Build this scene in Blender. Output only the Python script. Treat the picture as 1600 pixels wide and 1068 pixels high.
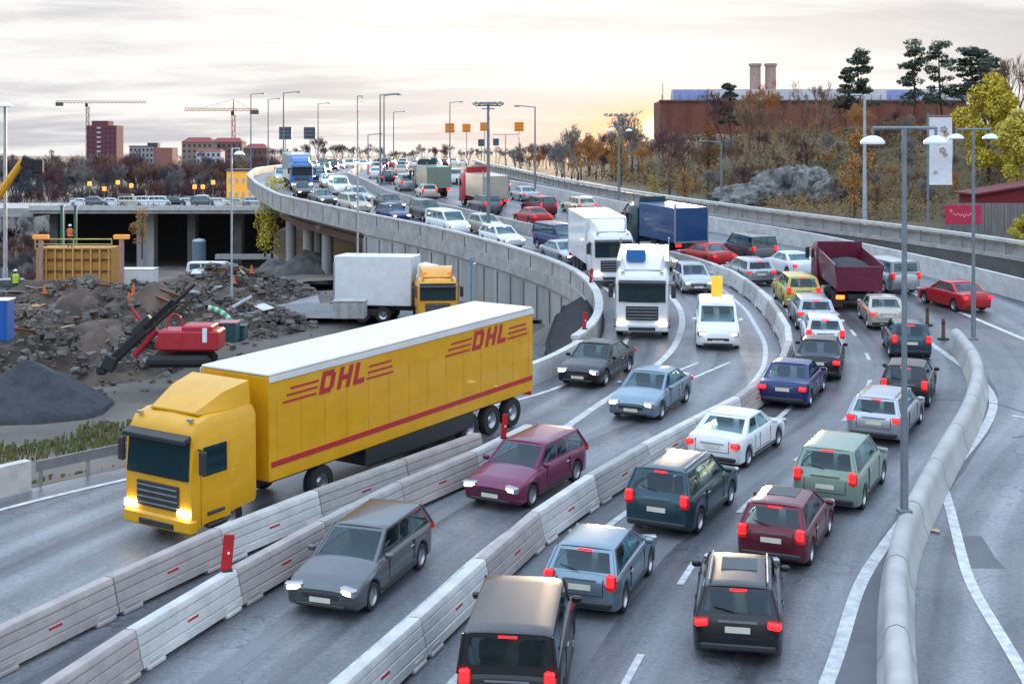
import bpy, math, random
import numpy as np
from mathutils import Vector, Matrix, noise
R = math.radians
PI = math.pi
S = bpy.context.scene
COL = S.collection
for o in list(bpy.data.objects): bpy.data.objects.remove(o, do_unlink=True)

# ------------------------------------------------------------------ camera, sky, sun, exposure
CAMH, F, HY = 10.3, 2200.0, 240.0          # eye height, focal length in photo pixels, horizon row
cd = bpy.data.cameras.new('camera'); cam = bpy.data.objects.new('camera', cd); COL.objects.link(cam)
cam.location = (0, 0, CAMH); cam.rotation_euler = (R(90), 0, 0)
cd.sensor_width = 36; cd.lens = 36*F/1600; cd.shift_y = -(534-HY)/1600
cd.clip_start = 0.5; cd.clip_end = 9000
S.camera = cam
SUN_AZ, SUN_EL = R(6.0), R(4.0)
W = bpy.data.worlds.new('World'); S.world = W; W.use_nodes = True
nt = W.node_tree; N = nt.nodes; LK = nt.links
for n in list(N): N.remove(n)
def wn(t, **k):
    n = N.new(t)
    for a, b in k.items(): setattr(n, a, b)
    return n
def wmath(op, a, b=None, clamp=False):
    n = wn('ShaderNodeMath', operation=op, use_clamp=clamp)
    for i, v in enumerate((a, b)):
        if v is None: continue
        if isinstance(v, (int, float)): n.inputs[i].default_value = v
        else: LK.new(v, n.inputs[i])
    return n.outputs[0]
def wmix(f, a, b, mode='MIX'):
    n = wn('ShaderNodeMix', data_type='RGBA', blend_type=mode)
    for s, v in ((n.inputs['Factor'], f), (n.inputs['A'], a), (n.inputs['B'], b)):
        pass
    ins = [n.inputs[0], n.inputs[6], n.inputs[7]]
    for s, v in zip(ins, (f, a, b)):
        if isinstance(v, (int, float)): s.default_value = v
        elif isinstance(v, tuple): s.default_value = v + (1,)
        else: LK.new(v, s)
    return n.outputs[2]
out = wn('ShaderNodeOutputWorld'); bg = wn('ShaderNodeBackground'); bg.inputs[1].default_value = 0.1
sky = wn('ShaderNodeTexSky', sky_type='NISHITA'); sky.sun_disc = False
sky.sun_elevation = SUN_EL; sky.sun_rotation = SUN_AZ; sky.dust_density = 2.0
tc = wn('ShaderNodeTexCoord'); sep = wn('ShaderNodeSeparateXYZ'); LK.new(tc.outputs['Generated'], sep.inputs[0])
el = wmath('MAXIMUM', sep.outputs[2], 0.0)
den = wmath('ADD', el, 0.11)
cx = wmath('DIVIDE', sep.outputs[0], den); cy = wmath('DIVIDE', sep.outputs[1], den)
cmb = wn('ShaderNodeCombineXYZ'); LK.new(cx, cmb.inputs[0]); LK.new(cy, cmb.inputs[1])
def cloudnoise(scale, detail, sx=1.0, off=0.0, rough=0.55):
    mp = wn('ShaderNodeMapping'); mp.inputs['Scale'].default_value = (sx, 1, 1); mp.inputs['Location'].default_value = (off, off*.7, off*.3)
    LK.new(cmb.outputs[0], mp.inputs[0])
    n = wn('ShaderNodeTexNoise'); n.inputs['Scale'].default_value = scale; n.inputs['Detail'].default_value = detail
    n.inputs['Roughness'].default_value = rough; n.inputs['Distortion'].default_value = .4
    LK.new(mp.outputs[0], n.inputs['Vector']); return n.outputs[0]
n1 = cloudnoise(0.85, 7, .55, 5.2, .5); n2 = cloudnoise(2.6, 7, .5, 9.0, .6)
cl = wmath('ADD', wmath('MULTIPLY', n1, .65), wmath('MULTIPLY', n2, .35))
mr = wn('ShaderNodeMapRange', interpolation_type='SMOOTHSTEP'); LK.new(cl, mr.inputs[0])
mr.inputs[1].default_value = .42; mr.inputs[2].default_value = .58
cloud = mr.outputs[0]
# brightness of the cloud deck and of the veil between the clouds
elev = wn('ShaderNodeMapRange', interpolation_type='SMOOTHSTEP'); LK.new(el, elev.inputs[0]); elev.inputs[1].default_value = .10; elev.inputs[2].default_value = .55
veil = wmix(elev.outputs[0], (6.1, 6.05, 6.05), (10.5, 13.2, 16.6))
dark = wmix(elev.outputs[0], (3.7, 3.8, 4.05), (7.6, 9.6, 12.6))
base = wmix(cloud, veil, dark)
base = wmix(.98, sky.outputs[0], base)
# glow of the low sun behind the cloud
front = wmath('GREATER_THAN', sep.outputs[1], 0.05)
gdx = wmath('SUBTRACT', wmath('DIVIDE', sep.outputs[0], wmath('MAXIMUM', sep.outputs[1], 0.05)), math.tan(SUN_AZ))
def gauss(wx, z0, wz, k):
    a = wmath('POWER', wmath('ABSOLUTE', wmath('DIVIDE', gdx, wx)), 2.0); b = wmath('POWER', wmath('ABSOLUTE', wmath('DIVIDE', wmath('SUBTRACT', sep.outputs[2], z0), wz)), 2.0)
    return wmath('MULTIPLY', wmath('MULTIPLY', wmath('EXPONENT', wmath('MULTIPLY', wmath('ADD', a, b), -1.0)), front), k)
tot = wmix(gauss(.22, .06, .045, .7), base, (7.6, 7.3, 6.9))
tot = wmix(gauss(.15, .012, .028, .8), tot, (6.8, 5.4, 4.4))
tot = wmix(gauss(.055, .016, .019, .97), tot, (11.0, 5.4, 1.9))
tot = wmix(gauss(.012, .016, .007, 1.0), tot, (40.0, 28.0, 14.0))
LK.new(tot, bg.inputs[0]); LK.new(bg.outputs[0], out.inputs[0])
sl = bpy.data.lights.new('sun', 'SUN'); sl.energy = 4.6; sl.angle = R(6); sl.color = (1, .72, .44)
so = bpy.data.objects.new('sun', sl); COL.objects.link(so)
so.rotation_euler = (R(90)-SUN_EL, 0, PI-SUN_AZ); so.location = (0, 0, 60)
S.view_settings.view_transform = 'Standard'; S.view_settings.look = 'None'; S.view_settings.gamma = 1
S.view_settings.exposure = 0.7
S.render.engine = 'CYCLES'

# ------------------------------------------------------------------ curves of the place
def S01(a, b, x):
    t = min(1, max(0, (x-a)/(b-a))); return t*t*(3-2*t)
class Curve:
    def __init__(s, pts, sig=3.0):
        pts = sorted(pts); ys = np.array([p[0] for p in pts], float); xs = np.array([p[1] for p in pts], float)
        s.g = np.arange(-40, 3200, .5); v = np.interp(s.g, ys, xs)
        k = np.exp(-.5*(np.arange(-60, 61)*.5/sig)**2); k /= k.sum()
        s.v = np.convolve(np.pad(v, 60, mode='edge'), k, mode='valid')
    def __call__(s, y): return float(np.interp(y, s.g, s.v))
    def d(s, y): return (s(y+.75)-s(y-.75))/1.5
roadz = Curve([(-40,-3.4),(0,-1.4),(28,0),(140,5.6),(160,6.45),(180,7.05),(200,7.4),(230,7.6),(300,7.65),(420,7.0),(800,4),(3200,2)], 5)
XL = Curve([(10,-33),(25,-24),(40,-14.8),(46,-8.6),(53.4,.4),(60.9,3.4),(66,4.4),(73.1,4.75),(80.5,4.2),(86.4,2.75),(93.9,0),(102.4,-3.7),(110.5,-8),(118.8,-13),(137,-22.5),(153,-27.4),(172,-32),(200,-36),(250,-38),(300,-34),(400,-20),(600,-5),(3200,-5)], 2)
XM = Curve([(10,-8.6),(20,-5.0),(25.6,-3.1),(28,-2.2),(31.1,-1.06),(35,.24),(38.4,1.8),(44.8,5.3),(48.4,7.7),(53.3,9.9),(57.8,11.4),(63.1,12.4),(72.7,13.1),(81.3,12.9),(88.8,11.2),(94,8.7),(99.9,5.6),(106.6,2.4),(115.3,-1.4),(129.6,-7.4),(142.7,-12.6),(180,-21),(250,-26),(350,-20),(500,-3),(3200,6)], 1.3)
XR = Curve([(10,33),(40,32),(60,30),(75.7,27.7),(85.8,25.3),(101,20.6),(112,15.3),(126.8,9.2),(145.4,3.0),(170,-5),(200,-10),(250,-13),(350,-8),(500,9),(3200,18)], 3)
XF = Curve([(10,42),(50,40),(70,37),(90.3,32.8),(101,27.5),(109.5,22.4),(125.6,14.3),(137,9.6),(151,5),(170,1),(200,-4),(250,-7),(350,-2),(3200,20)], 3)
XB = Curve([(10,3.4),(20,5.7),(25.6,7.05),(29,7.9),(33,9.0),(35.3,9.85),(41.3,12.5),(48,15.6),(53.9,17.9),(57.8,18.9),(61.5,19.5),(70,20.6),(80,21.6),(90,19.5),(100,15.6),(112,10.6),(127,4.6),(145,-2),(170,-10),(200,-15),(250,-18),(350,-13),(3200,15)], 1.4)
XLINE = Curve([(20,-9),(43,0),(51.5,3.2),(56,5.2),(62,7.2),(69.6,8.5),(75.7,8.9),(85.8,7.6),(94,4.6),(106,-2.2),(130,-14),(155,-23),(180,-28),(250,-32),(350,-27),(3200,0)], 2)
RA = Curve([(10,-19.2),(20,-14.2),(25,-11.7),(28.5,-10),(31.8,-8.5),(35.5,-6.6),(38.5,-4.6),(45.5,.2)], 1.2)
RB = Curve([(10,-13.6),(20,-10.2),(25.4,-8.4),(27.75,-7.7),(31.2,-6.4),(37.9,-3.4),(44.6,.8)], 1.2)
def ray(px, py, Y): return Vector(((px-800)*Y/F, Y, CAMH-(py-HY)*Y/F))
def gp(px, py, h=0.0):
    lo, hi = 5.0, 900.0
    for _ in range(60):
        m = (lo+hi)/2
        if HY+(CAMH-roadz(m)-h)*F/m > py: lo = m
        else: hi = m
    return (px-800)*lo/F, lo

# ------------------------------------------------------------------ materials
MATS = {}
def mat(name, col, rough=.7, metal=0.0, var=.18, scale=3.0, col2=None, bump=0.0, bscale=20, coat=0.0, emit=None, es=0.0, detail=5, island=False, trans=0.0, stretch=None, spec=.5):
    if name in MATS: return MATS[name]
    m = bpy.data.materials.new(name); m.use_nodes = True; t = m.node_tree; ns = t.nodes; lk = t.links
    b = ns['Principled BSDF']; b.inputs['Roughness'].default_value = rough; b.inputs['Metallic'].default_value = metal
    b.inputs['Coat Weight'].default_value = coat; b.inputs['Coat Roughness'].default_value = .06
    b.inputs['Specular IOR Level'].default_value = spec
    if trans: b.inputs['Transmission Weight'].default_value = trans
    c1 = col; c2 = col2 or tuple(min(1, c*(1-var*1.6)) for c in col)
    tcn = ns.new('ShaderNodeTexCoord'); mp = ns.new('ShaderNodeMapping'); lk.new(tcn.outputs['Object'], mp.inputs[0])
    if stretch: mp.inputs['Scale'].default_value = stretch
    nz = ns.new('ShaderNodeTexNoise'); nz.inputs['Scale'].default_value = scale; nz.inputs['Detail'].default_value = detail; nz.inputs['Roughness'].default_value = .6
    lk.new(mp.outputs[0], nz.inputs['Vector'])
    rg = ns.new('ShaderNodeMapRange'); rg.inputs[1].default_value = .33; rg.inputs[2].default_value = .67; lk.new(nz.outputs[0], rg.inputs[0])
    mx = ns.new('ShaderNodeMix'); mx.data_type = 'RGBA'; mx.inputs[6].default_value = c1+(1,); mx.inputs[7].default_value = c2+(1,)
    if island:
        ge = ns.new('ShaderNodeNewGeometry'); mm = ns.new('ShaderNodeMath'); mm.operation = 'ADD'; lk.new(rg.outputs[0], mm.inputs[0]); lk.new(ge.outputs['Random Per Island'], mm.inputs[1])
        m2 = ns.new('ShaderNodeMath'); m2.operation = 'MULTIPLY'; m2.inputs[1].default_value = .5; lk.new(mm.outputs[0], m2.inputs[0]); lk.new(m2.outputs[0], mx.inputs[0])
    else: lk.new(rg.outputs[0], mx.inputs[0])
    lk.new(mx.outputs[2], b.inputs['Base Color'])
    if bump:
        n2 = ns.new('ShaderNodeTexNoise'); n2.inputs['Scale'].default_value = bscale; n2.inputs['Detail'].default_value = 4; lk.new(mp.outputs[0], n2.inputs['Vector'])
        bp = ns.new('ShaderNodeBump'); bp.inputs['Strength'].default_value = bump; bp.inputs['Distance'].default_value = .05; lk.new(n2.outputs[0], bp.inputs['Height']); lk.new(bp.outputs[0], b.inputs['Normal'])
    if emit: b.inputs['Emission Color'].default_value = emit+(1,); b.inputs['Emission Strength'].default_value = es
    MATS[name] = m; return m
def asphalt():
    m = mat('asphalt', (.165,.17,.182), .42, var=.2, scale=.25, bump=.25, bscale=18, col2=(.115,.119,.13))
    t = m.node_tree; ns = t.nodes; lk = t.links; b = ns['Principled BSDF']
    mx = [n for n in ns if n.type == 'MIX'][0]; tcn = [n for n in ns if n.type == 'TEX_COORD'][0]
    # coarse worn patches, fine aggregate and thin tar cracks
    v = ns.new('ShaderNodeTexVoronoi'); v.feature = 'DISTANCE_TO_EDGE'; v.inputs['Scale'].default_value = .11; v.inputs['Randomness'].default_value = 1
    nd = ns.new('ShaderNodeTexNoise'); nd.inputs['Scale'].default_value = .6; nd.inputs['Detail'].default_value = 4
    lk.new(tcn.outputs['Object'], nd.inputs['Vector'])
    ad = ns.new('ShaderNodeMix'); ad.data_type = 'VECTOR'; ad.inputs[0].default_value = .12
    va = ns.new('ShaderNodeVectorMath'); va.operation = 'MULTIPLY_ADD'; lk.new(nd.outputs['Color'], va.inputs[0]); va.inputs[1].default_value = (5,5,5); lk.new(tcn.outputs['Object'], va.inputs[2]); lk.new(va.outputs[0], v.inputs['Vector'])
    cr = ns.new('ShaderNodeMapRange'); lk.new(v.outputs['Distance'], cr.inputs[0]); cr.inputs[1].default_value = .0; cr.inputs[2].default_value = .006; cr.inputs[3].default_value = .5; cr.inputs[4].default_value = 1
    f = ns.new('ShaderNodeTexNoise'); f.inputs['Scale'].default_value = 9; f.inputs['Detail'].default_value = 6; f.inputs['Roughness'].default_value = .75; lk.new(tcn.outputs['Object'], f.inputs['Vector'])
    fr = ns.new('ShaderNodeMapRange'); lk.new(f.outputs[0], fr.inputs[0]); fr.inputs[1].default_value = .3; fr.inputs[2].default_value = .7; fr.inputs[3].default_value = .62; fr.inputs[4].default_value = 1.38
    m1 = ns.new('ShaderNodeMath'); m1.operation = 'MULTIPLY'; lk.new(cr.outputs[0], m1.inputs[0]); lk.new(fr.outputs[0], m1.inputs[1])
    sc = ns.new('ShaderNodeVectorMath'); sc.operation = 'SCALE'; lk.new(mx.outputs[2], sc.inputs[0]); lk.new(m1.outputs[0], sc.inputs['Scale']); lk.new(sc.outputs[0], b.inputs['Base Color'])
    uvn = ns.new('ShaderNodeUVMap'); um = ns.new('ShaderNodeMapping'); lk.new(uvn.outputs[0], um.inputs[0]); um.inputs['Scale'].default_value = (1.1, .035, 1)
    st = ns.new('ShaderNodeTexNoise'); st.inputs['Scale'].default_value = 1; st.inputs['Detail'].default_value = 5; lk.new(um.outputs[0], st.inputs['Vector'])
    sr = ns.new('ShaderNodeMapRange'); lk.new(st.outputs[0], sr.inputs[0]); sr.inputs[1].default_value = .32; sr.inputs[2].default_value = .68; sr.inputs[3].default_value = .52; sr.inputs[4].default_value = 1.42
    m3 = ns.new('ShaderNodeMath'); m3.operation = 'MULTIPLY'; lk.new(m1.outputs[0], m3.inputs[0]); lk.new(sr.outputs[0], m3.inputs[1]); sx_ = ns.new('ShaderNodeSeparateXYZ'); lk.new(uvn.outputs[0], sx_.inputs[0])
    w1 = ns.new('ShaderNodeMath'); w1.operation = 'MULTIPLY_ADD'; lk.new(sx_.outputs[0], w1.inputs[0]); w1.inputs[1].default_value = 2*PI/1.75; w1.inputs[2].default_value = -2*PI*1.9/1.75
    w2 = ns.new('ShaderNodeMath'); w2.operation = 'COSINE'; lk.new(w1.outputs[0], w2.inputs[0]); w3 = ns.new('ShaderNodeMath'); w3.operation = 'MULTIPLY_ADD'; lk.new(w2.outputs[0], w3.inputs[0]); w3.inputs[1].default_value = -.13; w3.inputs[2].default_value = .95
    w4 = ns.new('ShaderNodeMath'); w4.operation = 'MULTIPLY'; lk.new(w3.outputs[0], w4.inputs[0]); lk.new(m3.outputs[0], w4.inputs[1]); lk.new(w4.outputs[0], sc.inputs['Scale'])
    rn = ns.new('ShaderNodeTexNoise'); rn.inputs['Scale'].default_value = .35; rn.inputs['Detail'].default_value = 5; lk.new(tcn.outputs['Object'], rn.inputs['Vector'])
    rr = ns.new('ShaderNodeMapRange'); lk.new(rn.outputs[0], rr.inputs[0]); rr.inputs[1].default_value = .35; rr.inputs[2].default_value = .65; rr.inputs[3].default_value = .3; rr.inputs[4].default_value = .52; lk.new(rr.outputs[0], b.inputs['Roughness'])
    return m
M_ASPH = asphalt()
M_LINE = mat('road_paint', (.62,.63,.62), .55, var=.25, scale=4, col2=(.36,.37,.37))
M_CONC = mat('concrete', (.42,.40,.38), .8, var=.2, scale=1.2, col2=(.27,.265,.255), bump=.3, bscale=12)
M_CONCW = mat('pale_concrete', (.58,.57,.55), .75, scale=1.5, col2=(.42,.41,.39), bump=.2, bscale=14)
M_CONCP = mat('pinkish_concrete', (.42,.36,.34), .8, scale=1.5, col2=(.30,.26,.25), bump=.2, bscale=14)
M_CONCWALL = mat('wall_concrete', (.40,.39,.37), .85, scale=.5, col2=(.24,.24,.235), bump=.3, bscale=5, stretch=(1.4,1.4,.25))
M_DARKC = mat('dark_concrete', (.12,.115,.11), .9, scale=.8)
M_BLK = mat('black_rubber', (.018,.018,.02), .75, scale=8)
M_PLAS = mat('black_plastic', (.03,.031,.034), .5, scale=8)
M_GLASS = mat('dark_glass', (.006,.028,.036), .06, var=.1, coat=0, spec=.28)
M_RIM = mat('rim_metal', (.45,.46,.48), .35, .9, var=.1)
M_TAIL = mat('tail_lamp', (.5,.01,.012), .25, emit=(1,.012,.015), es=1.9, var=.05)
M_TAILD = mat('dim_tail_lamp', (.35,.008,.01), .2, emit=(1,.03,.02), es=.12, var=.05)
M_HEAD = mat('head_lamp', (.9,.85,.7), .1, emit=(1,.76,.45), es=6.5, var=.02)
M_PLATE = mat('plate_white', (.7,.68,.55), .5, var=.1)
M_STEEL = mat('galvanised_steel', (.33,.36,.39), .45, .6, scale=2)
M_POLE = mat('painted_pole', (.20,.24,.27), .45, .3, scale=2)
M_POLEL = mat('pale_pole', (.42,.47,.50), .5, .2, scale=2)
M_DOME = mat('white_dome', (.78,.80,.82), .35, var=.06)
M_RED = mat('red_marker', (.50,.012,.014), .5, var=.2)
M_SOIL = mat('brown_soil', (.14,.095,.068), .95, scale=.5, col2=(.045,.036,.032), bump=.9, bscale=2.5)
M_GRAV = mat('dark_gravel', (.045,.048,.055), .95, scale=2.5, col2=(.025,.027,.032), bump=1.0, bscale=7)
M_ROCK = mat('grey_rock', (.25,.24,.225), .9, scale=1.3, col2=(.035,.037,.04), bump=1.0, bscale=4, stretch=(1.2, 1.2, .5), detail=9)
M_STONE = mat('rubble_stone', (.20,.195,.19), .9, scale=1.2, col2=(.07,.07,.07), bump=.6, bscale=4, island=True)
M_WOOD = mat('bare_bark', (.085,.06,.05), .9, scale=2, col2=(.045,.033,.03))
M_TWIG = mat('brown_twigs', (.27,.165,.10), .9, scale=.3, col2=(.14,.085,.06))
M_TWIGR = mat('reddish_twigs', (.17,.075,.065), .9, scale=.3, col2=(.085,.05,.055))
M_TWIGG = mat('grey_twigs', (.27,.24,.22), .9, scale=.3, col2=(.13,.12,.115))
M_TWIGO = mat('orange_twigs', (.48,.22,.06), .9, scale=.3, col2=(.24,.12,.05))
M_YLEAF = mat('yellow_leaves', (.62,.47,.03), .7, scale=.5, col2=(.30,.26,.03), island=True)
M_OLEAF = mat('ochre_leaves', (.42,.20,.035), .7, scale=.5, col2=(.20,.10,.03), island=True)
M_PINE = mat('pine_needles', (.045,.075,.035), .7, scale=.6, col2=(.014,.026,.016), island=True)
M_PTRUNK = mat('pine_bark', (.13,.065,.04), .9, scale=2)
M_BRICK = mat('dark_brick', (.22,.075,.05), .85, scale=.25, col2=(.14,.05,.037), bump=.2, bscale=3)
def car_glass():
    m = bpy.data.materials.new('car_window_glass'); m.use_nodes = True; t = m.node_tree; ns = t.nodes; lk = t.links; ns.remove(ns['Principled BSDF'])
    tr = ns.new('ShaderNodeBsdfTransparent'); tr.inputs[0].default_value = (.42, .56, .58, 1); gl = ns.new('ShaderNodeBsdfGlossy'); gl.inputs['Roughness'].default_value = .03; gl.inputs[0].default_value = (.75, .9, 1, 1)
    lw = ns.new('ShaderNodeLayerWeight'); lw.inputs[0].default_value = .5; pw = ns.new('ShaderNodeMath'); pw.operation = 'POWER'; pw.inputs[1].default_value = 4; lk.new(lw.outputs['Facing'], pw.inputs[0])
    ma = ns.new('ShaderNodeMath'); ma.operation = 'MULTIPLY_ADD'; ma.inputs[1].default_value = .9; ma.inputs[2].default_value = .05; lk.new(pw.outputs[0], ma.inputs[0]); mx = ns.new('ShaderNodeMixShader'); lk.new(ma.outputs[0], mx.inputs[0]); lk.new(tr.outputs[0], mx.inputs[1]); lk.new(gl.outputs[0], mx.inputs[2]); lk.new(mx.outputs[0], ns['Material Output'].inputs[0]); return m
M_CG = car_glass()
M_SEAT = mat('seat_fabric', (.035,.036,.04), .9, scale=8)
def paint(name, col, metal=.25, rough=.28): return mat('paint_'+name, col, rough, metal, var=.08, scale=1.5, coat=.35, spec=.35)

# ------------------------------------------------------------------ mesh helpers
class MB:
    def __init__(s): s.v = []; s.f = []; s.mi = []
    def quad(s, a, b, c, d, m=0):
        i = len(s.v); s.v += [tuple(a), tuple(b), tuple(c), tuple(d)]; s.f.append((i, i+1, i+2, i+3)); s.mi.append(m)
    def poly(s, pts, m=0):
        i = len(s.v); s.v += [tuple(p) for p in pts]; s.f.append(tuple(range(i, i+len(pts)))); s.mi.append(m)
    def box(s, c, d, rz=0, ry=0, m=0, bev=0.0, M=None):
        hx, hy, hz = d[0]/2, d[1]/2, d[2]/2
        if M is None: M = Matrix.Rotation(rz, 3, 'Z') @ Matrix.Rotation(ry, 3, 'Y')
        i = len(s.v); c = Vector(c)
        if bev <= 0:
            for x in (-hx, hx):
                for y in (-hy, hy):
                    for z in (-hz, hz): s.v.append(tuple(c + M @ Vector((x, y, z))))
            for q in ((0,1,3,2),(4,6,7,5),(0,4,5,1),(2,3,7,6),(0,2,6,4),(1,5,7,3)):
                s.f.append(tuple(i+k for k in q)); s.mi.append(m)
        else:                                         # box with bevelled edges
            b = min(bev, hx*.9, hy*.9, hz*.9); idx = {}
            for sx in (-1, 1):
                for sy in (-1, 1):
                    for sz in (-1, 1):
                        for ax, p in enumerate(((hx, hy-b, hz-b), (hx-b, hy, hz-b), (hx-b, hy-b, hz))):
                            idx[(sx, sy, sz, ax)] = len(s.v)
                            s.v.append(tuple(c + M @ Vector((sx*p[0], sy*p[1], sz*p[2]))))
            def F(*k): s.f.append(tuple(idx[q] for q in k)); s.mi.append(m)
            for a in (-1, 1):
                F((a,-1,-1,0),(a,1,-1,0),(a,1,1,0),(a,-1,1,0)); F((-1,a,-1,1),(1,a,-1,1),(1,a,1,1),(-1,a,1,1)); F((-1,-1,a,2),(1,-1,a,2),(1,1,a,2),(-1,1,a,2))
            for a in (-1, 1):
                for e in (-1, 1):
                    F((-1,a,e,1),(1,a,e,1),(1,a,e,2),(-1,a,e,2)); F((a,-1,e,0),(a,1,e,0),(a,1,e,2),(a,-1,e,2)); F((a,e,-1,0),(a,e,1,0),(a,e,1,1),(a,e,-1,1))
                    for g in (-1, 1): F((a,e,g,0),(a,e,g,1),(a,e,g,2))
        return s
    def tube(s, a, b, r0, r1=None, n=8, cap=True, m=0):
        a = Vector(a); b = Vector(b); r1 = r0 if r1 is None else r1; d = (b-a)
        if d.length < 1e-6: return s
        d.normalize(); u = d.orthogonal().normalized(); w = d.cross(u); i = len(s.v)
        for p, r in ((a, r0), (b, r1)):
            for k in range(n): t = 2*PI*k/n; s.v.append(tuple(p + (u*math.cos(t)+w*math.sin(t))*r))
        for k in range(n): s.f.append((i+k, i+(k+1) % n, i+n+(k+1) % n, i+n+k)); s.mi.append(m)
        if cap: s.f.append(tuple(i+n-1-k for k in range(n))); s.f.append(tuple(i+n+k for k in range(n))); s.mi += [m, m]
        return s
    def lathe(s, c, prof, n=16, ax='Z', m=0):
        c = Vector(c); i = len(s.v); k = len(prof)
        for j in range(n):
            t = 2*PI*j/n
            for r, z in prof:
                p = (r*math.cos(t), r*math.sin(t), z) if ax == 'Z' else (r*math.cos(t), z, r*math.sin(t))
                s.v.append(tuple(c+Vector(p)))
        for j in range(n):
            for q in range(k-1): s.f.append((i+j*k+q, i+((j+1) % n)*k+q, i+((j+1) % n)*k+q+1, i+j*k+q+1)); s.mi.append(m)
        return s
    def loft(s, rings, close=True, caps=True, m=0):
        n = len(rings[0]); i = len(s.v)
        for r in rings: s.v += [tuple(p) for p in r]
        for a in range(len(rings)-1):
            for k in range(n if close else n-1):
                s.f.append((i+a*n+k, i+a*n+(k+1) % n, i+(a+1)*n+(k+1) % n, i+(a+1)*n+k)); s.mi.append(m)
        if caps: s.f.append(tuple(i+n-1-k for k in range(n))); s.f.append(tuple(i+(len(rings)-1)*n+k for k in range(n))); s.mi += [m, m]
        return s
    def mesh(s, name, mats, smooth=False, off=(0, 0, 0)):
        me = bpy.data.meshes.new(name)
        v = s.v if not any(off) else [(a-off[0], b-off[1], c-off[2]) for a, b, c in s.v]
        me.from_pydata(v, [], s.f)
        for mm in mats: me.materials.append(mm)
        if len(mats) > 1: me.polygons.foreach_set('material_index', s.mi)
        me.update()
        import bmesh
        bm = bmesh.new(); bm.from_mesh(me); bmesh.ops.recalc_face_normals(bm, faces=bm.faces); bm.to_mesh(me); bm.free()
        if smooth:
            me.shade_smooth(); me.set_sharp_from_angle(angle=R(38))
        return me
def props(o, label=None, cat=None, group=None, kind=None):
    if label: o['label'] = label
    if cat: o['category'] = cat
    if group: o['group'] = group
    if kind: o['kind'] = kind
    return o
def thing(name, label, cat, loc=(0, 0, 0), rz=0, group=None):
    o = bpy.data.objects.new(name, None); COL.objects.link(o); o.location = loc; o.rotation_euler = (0, 0, rz); o.empty_display_size = .3
    return props(o, label, cat, group)
def part(name, mb, mats, parent=None, smooth=False, label=None):
    if not isinstance(mats, (list, tuple)): mats = [mats]
    me = mb if isinstance(mb, bpy.types.Mesh) else mb.mesh(name, mats, smooth)
    o = bpy.data.objects.new(name, me); COL.objects.link(o); o.parent = parent
    if isinstance(mb, bpy.types.Mesh):
        for i, mm in enumerate(mats):
            if i < len(o.material_slots): o.material_slots[i].link = 'OBJECT'; o.material_slots[i].material = mm
    if label: o['label'] = label
    return o
def solo(name, mb, mats, label, cat, loc=(0, 0, 0), group=None, smooth=False, kind=None, rz=0, world=True):
    if not isinstance(mats, (list, tuple)): mats = [mats]
    o = bpy.data.objects.new(name, mb.mesh(name, mats, smooth, loc if world else (0, 0, 0))); COL.objects.link(o); o.location = loc; o.rotation_euler[2] = rz
    return props(o, label, cat, group, kind)
def split_mb(mb):
    p = list(range(len(mb.v)))
    def f(a):
        while p[a] != a: p[a] = p[p[a]]; a = p[a]
        return a
    for q in mb.f:
        for b in q[1:]: p[f(b)] = f(q[0])
    g = {}
    for q, m in zip(mb.f, mb.mi): g.setdefault(f(q[0]), []).append((q, m))
    for fs in g.values():
        n = MB(); ids = {}
        for q, m in fs:
            for a in q:
                if a not in ids: ids[a] = len(n.v); n.v.append(mb.v[a])
            n.f.append(tuple(ids[a] for a in q)); n.mi.append(m)
        yield n
def parts_each(name, mb, mats, parent=None, smooth=False):
    for n in split_mb(mb): part(name, n, mats, parent, smooth)
def struct(name, mb, mats, smooth=False):
    if not isinstance(mats, (list, tuple)): mats = [mats]
    o = bpy.data.objects.new(name, mb.mesh(name, mats, smooth)); COL.objects.link(o); o['kind'] = 'structure'; return o
def copy_thing(o, loc, rz=0, label=None, group=None, scale=None, parent=None):
    c = o.copy(); COL.objects.link(c)
    if parent is None:
        c.location = loc; c.rotation_euler = (0, 0, rz)
        if scale: c.scale = scale if isinstance(scale, tuple) else (scale,)*3
        if label: c['label'] = label
        if group: c['group'] = group
    else: c.parent = parent
    for ch in o.children: copy_thing(ch, None, parent=c)
    return c
def n3(x, y, z=0.0, s=1.0): return noise.noise(Vector((x*s, y*s, z*s)))
ORD = ['first','second','third','fourth','fifth','sixth','seventh','eighth','ninth','tenth','eleventh','twelfth','thirteenth','fourteenth','fifteenth','sixteenth','seventeenth','eighteenth','nineteenth','twentieth','twenty-first','twenty-second','twenty-third','twenty-fourth','twenty-fifth','twenty-sixth','twenty-seventh','twenty-eighth','twenty-ninth','thirtieth','thirty-first','thirty-second','thirty-third','thirty-fourth','thirty-fifth']

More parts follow.
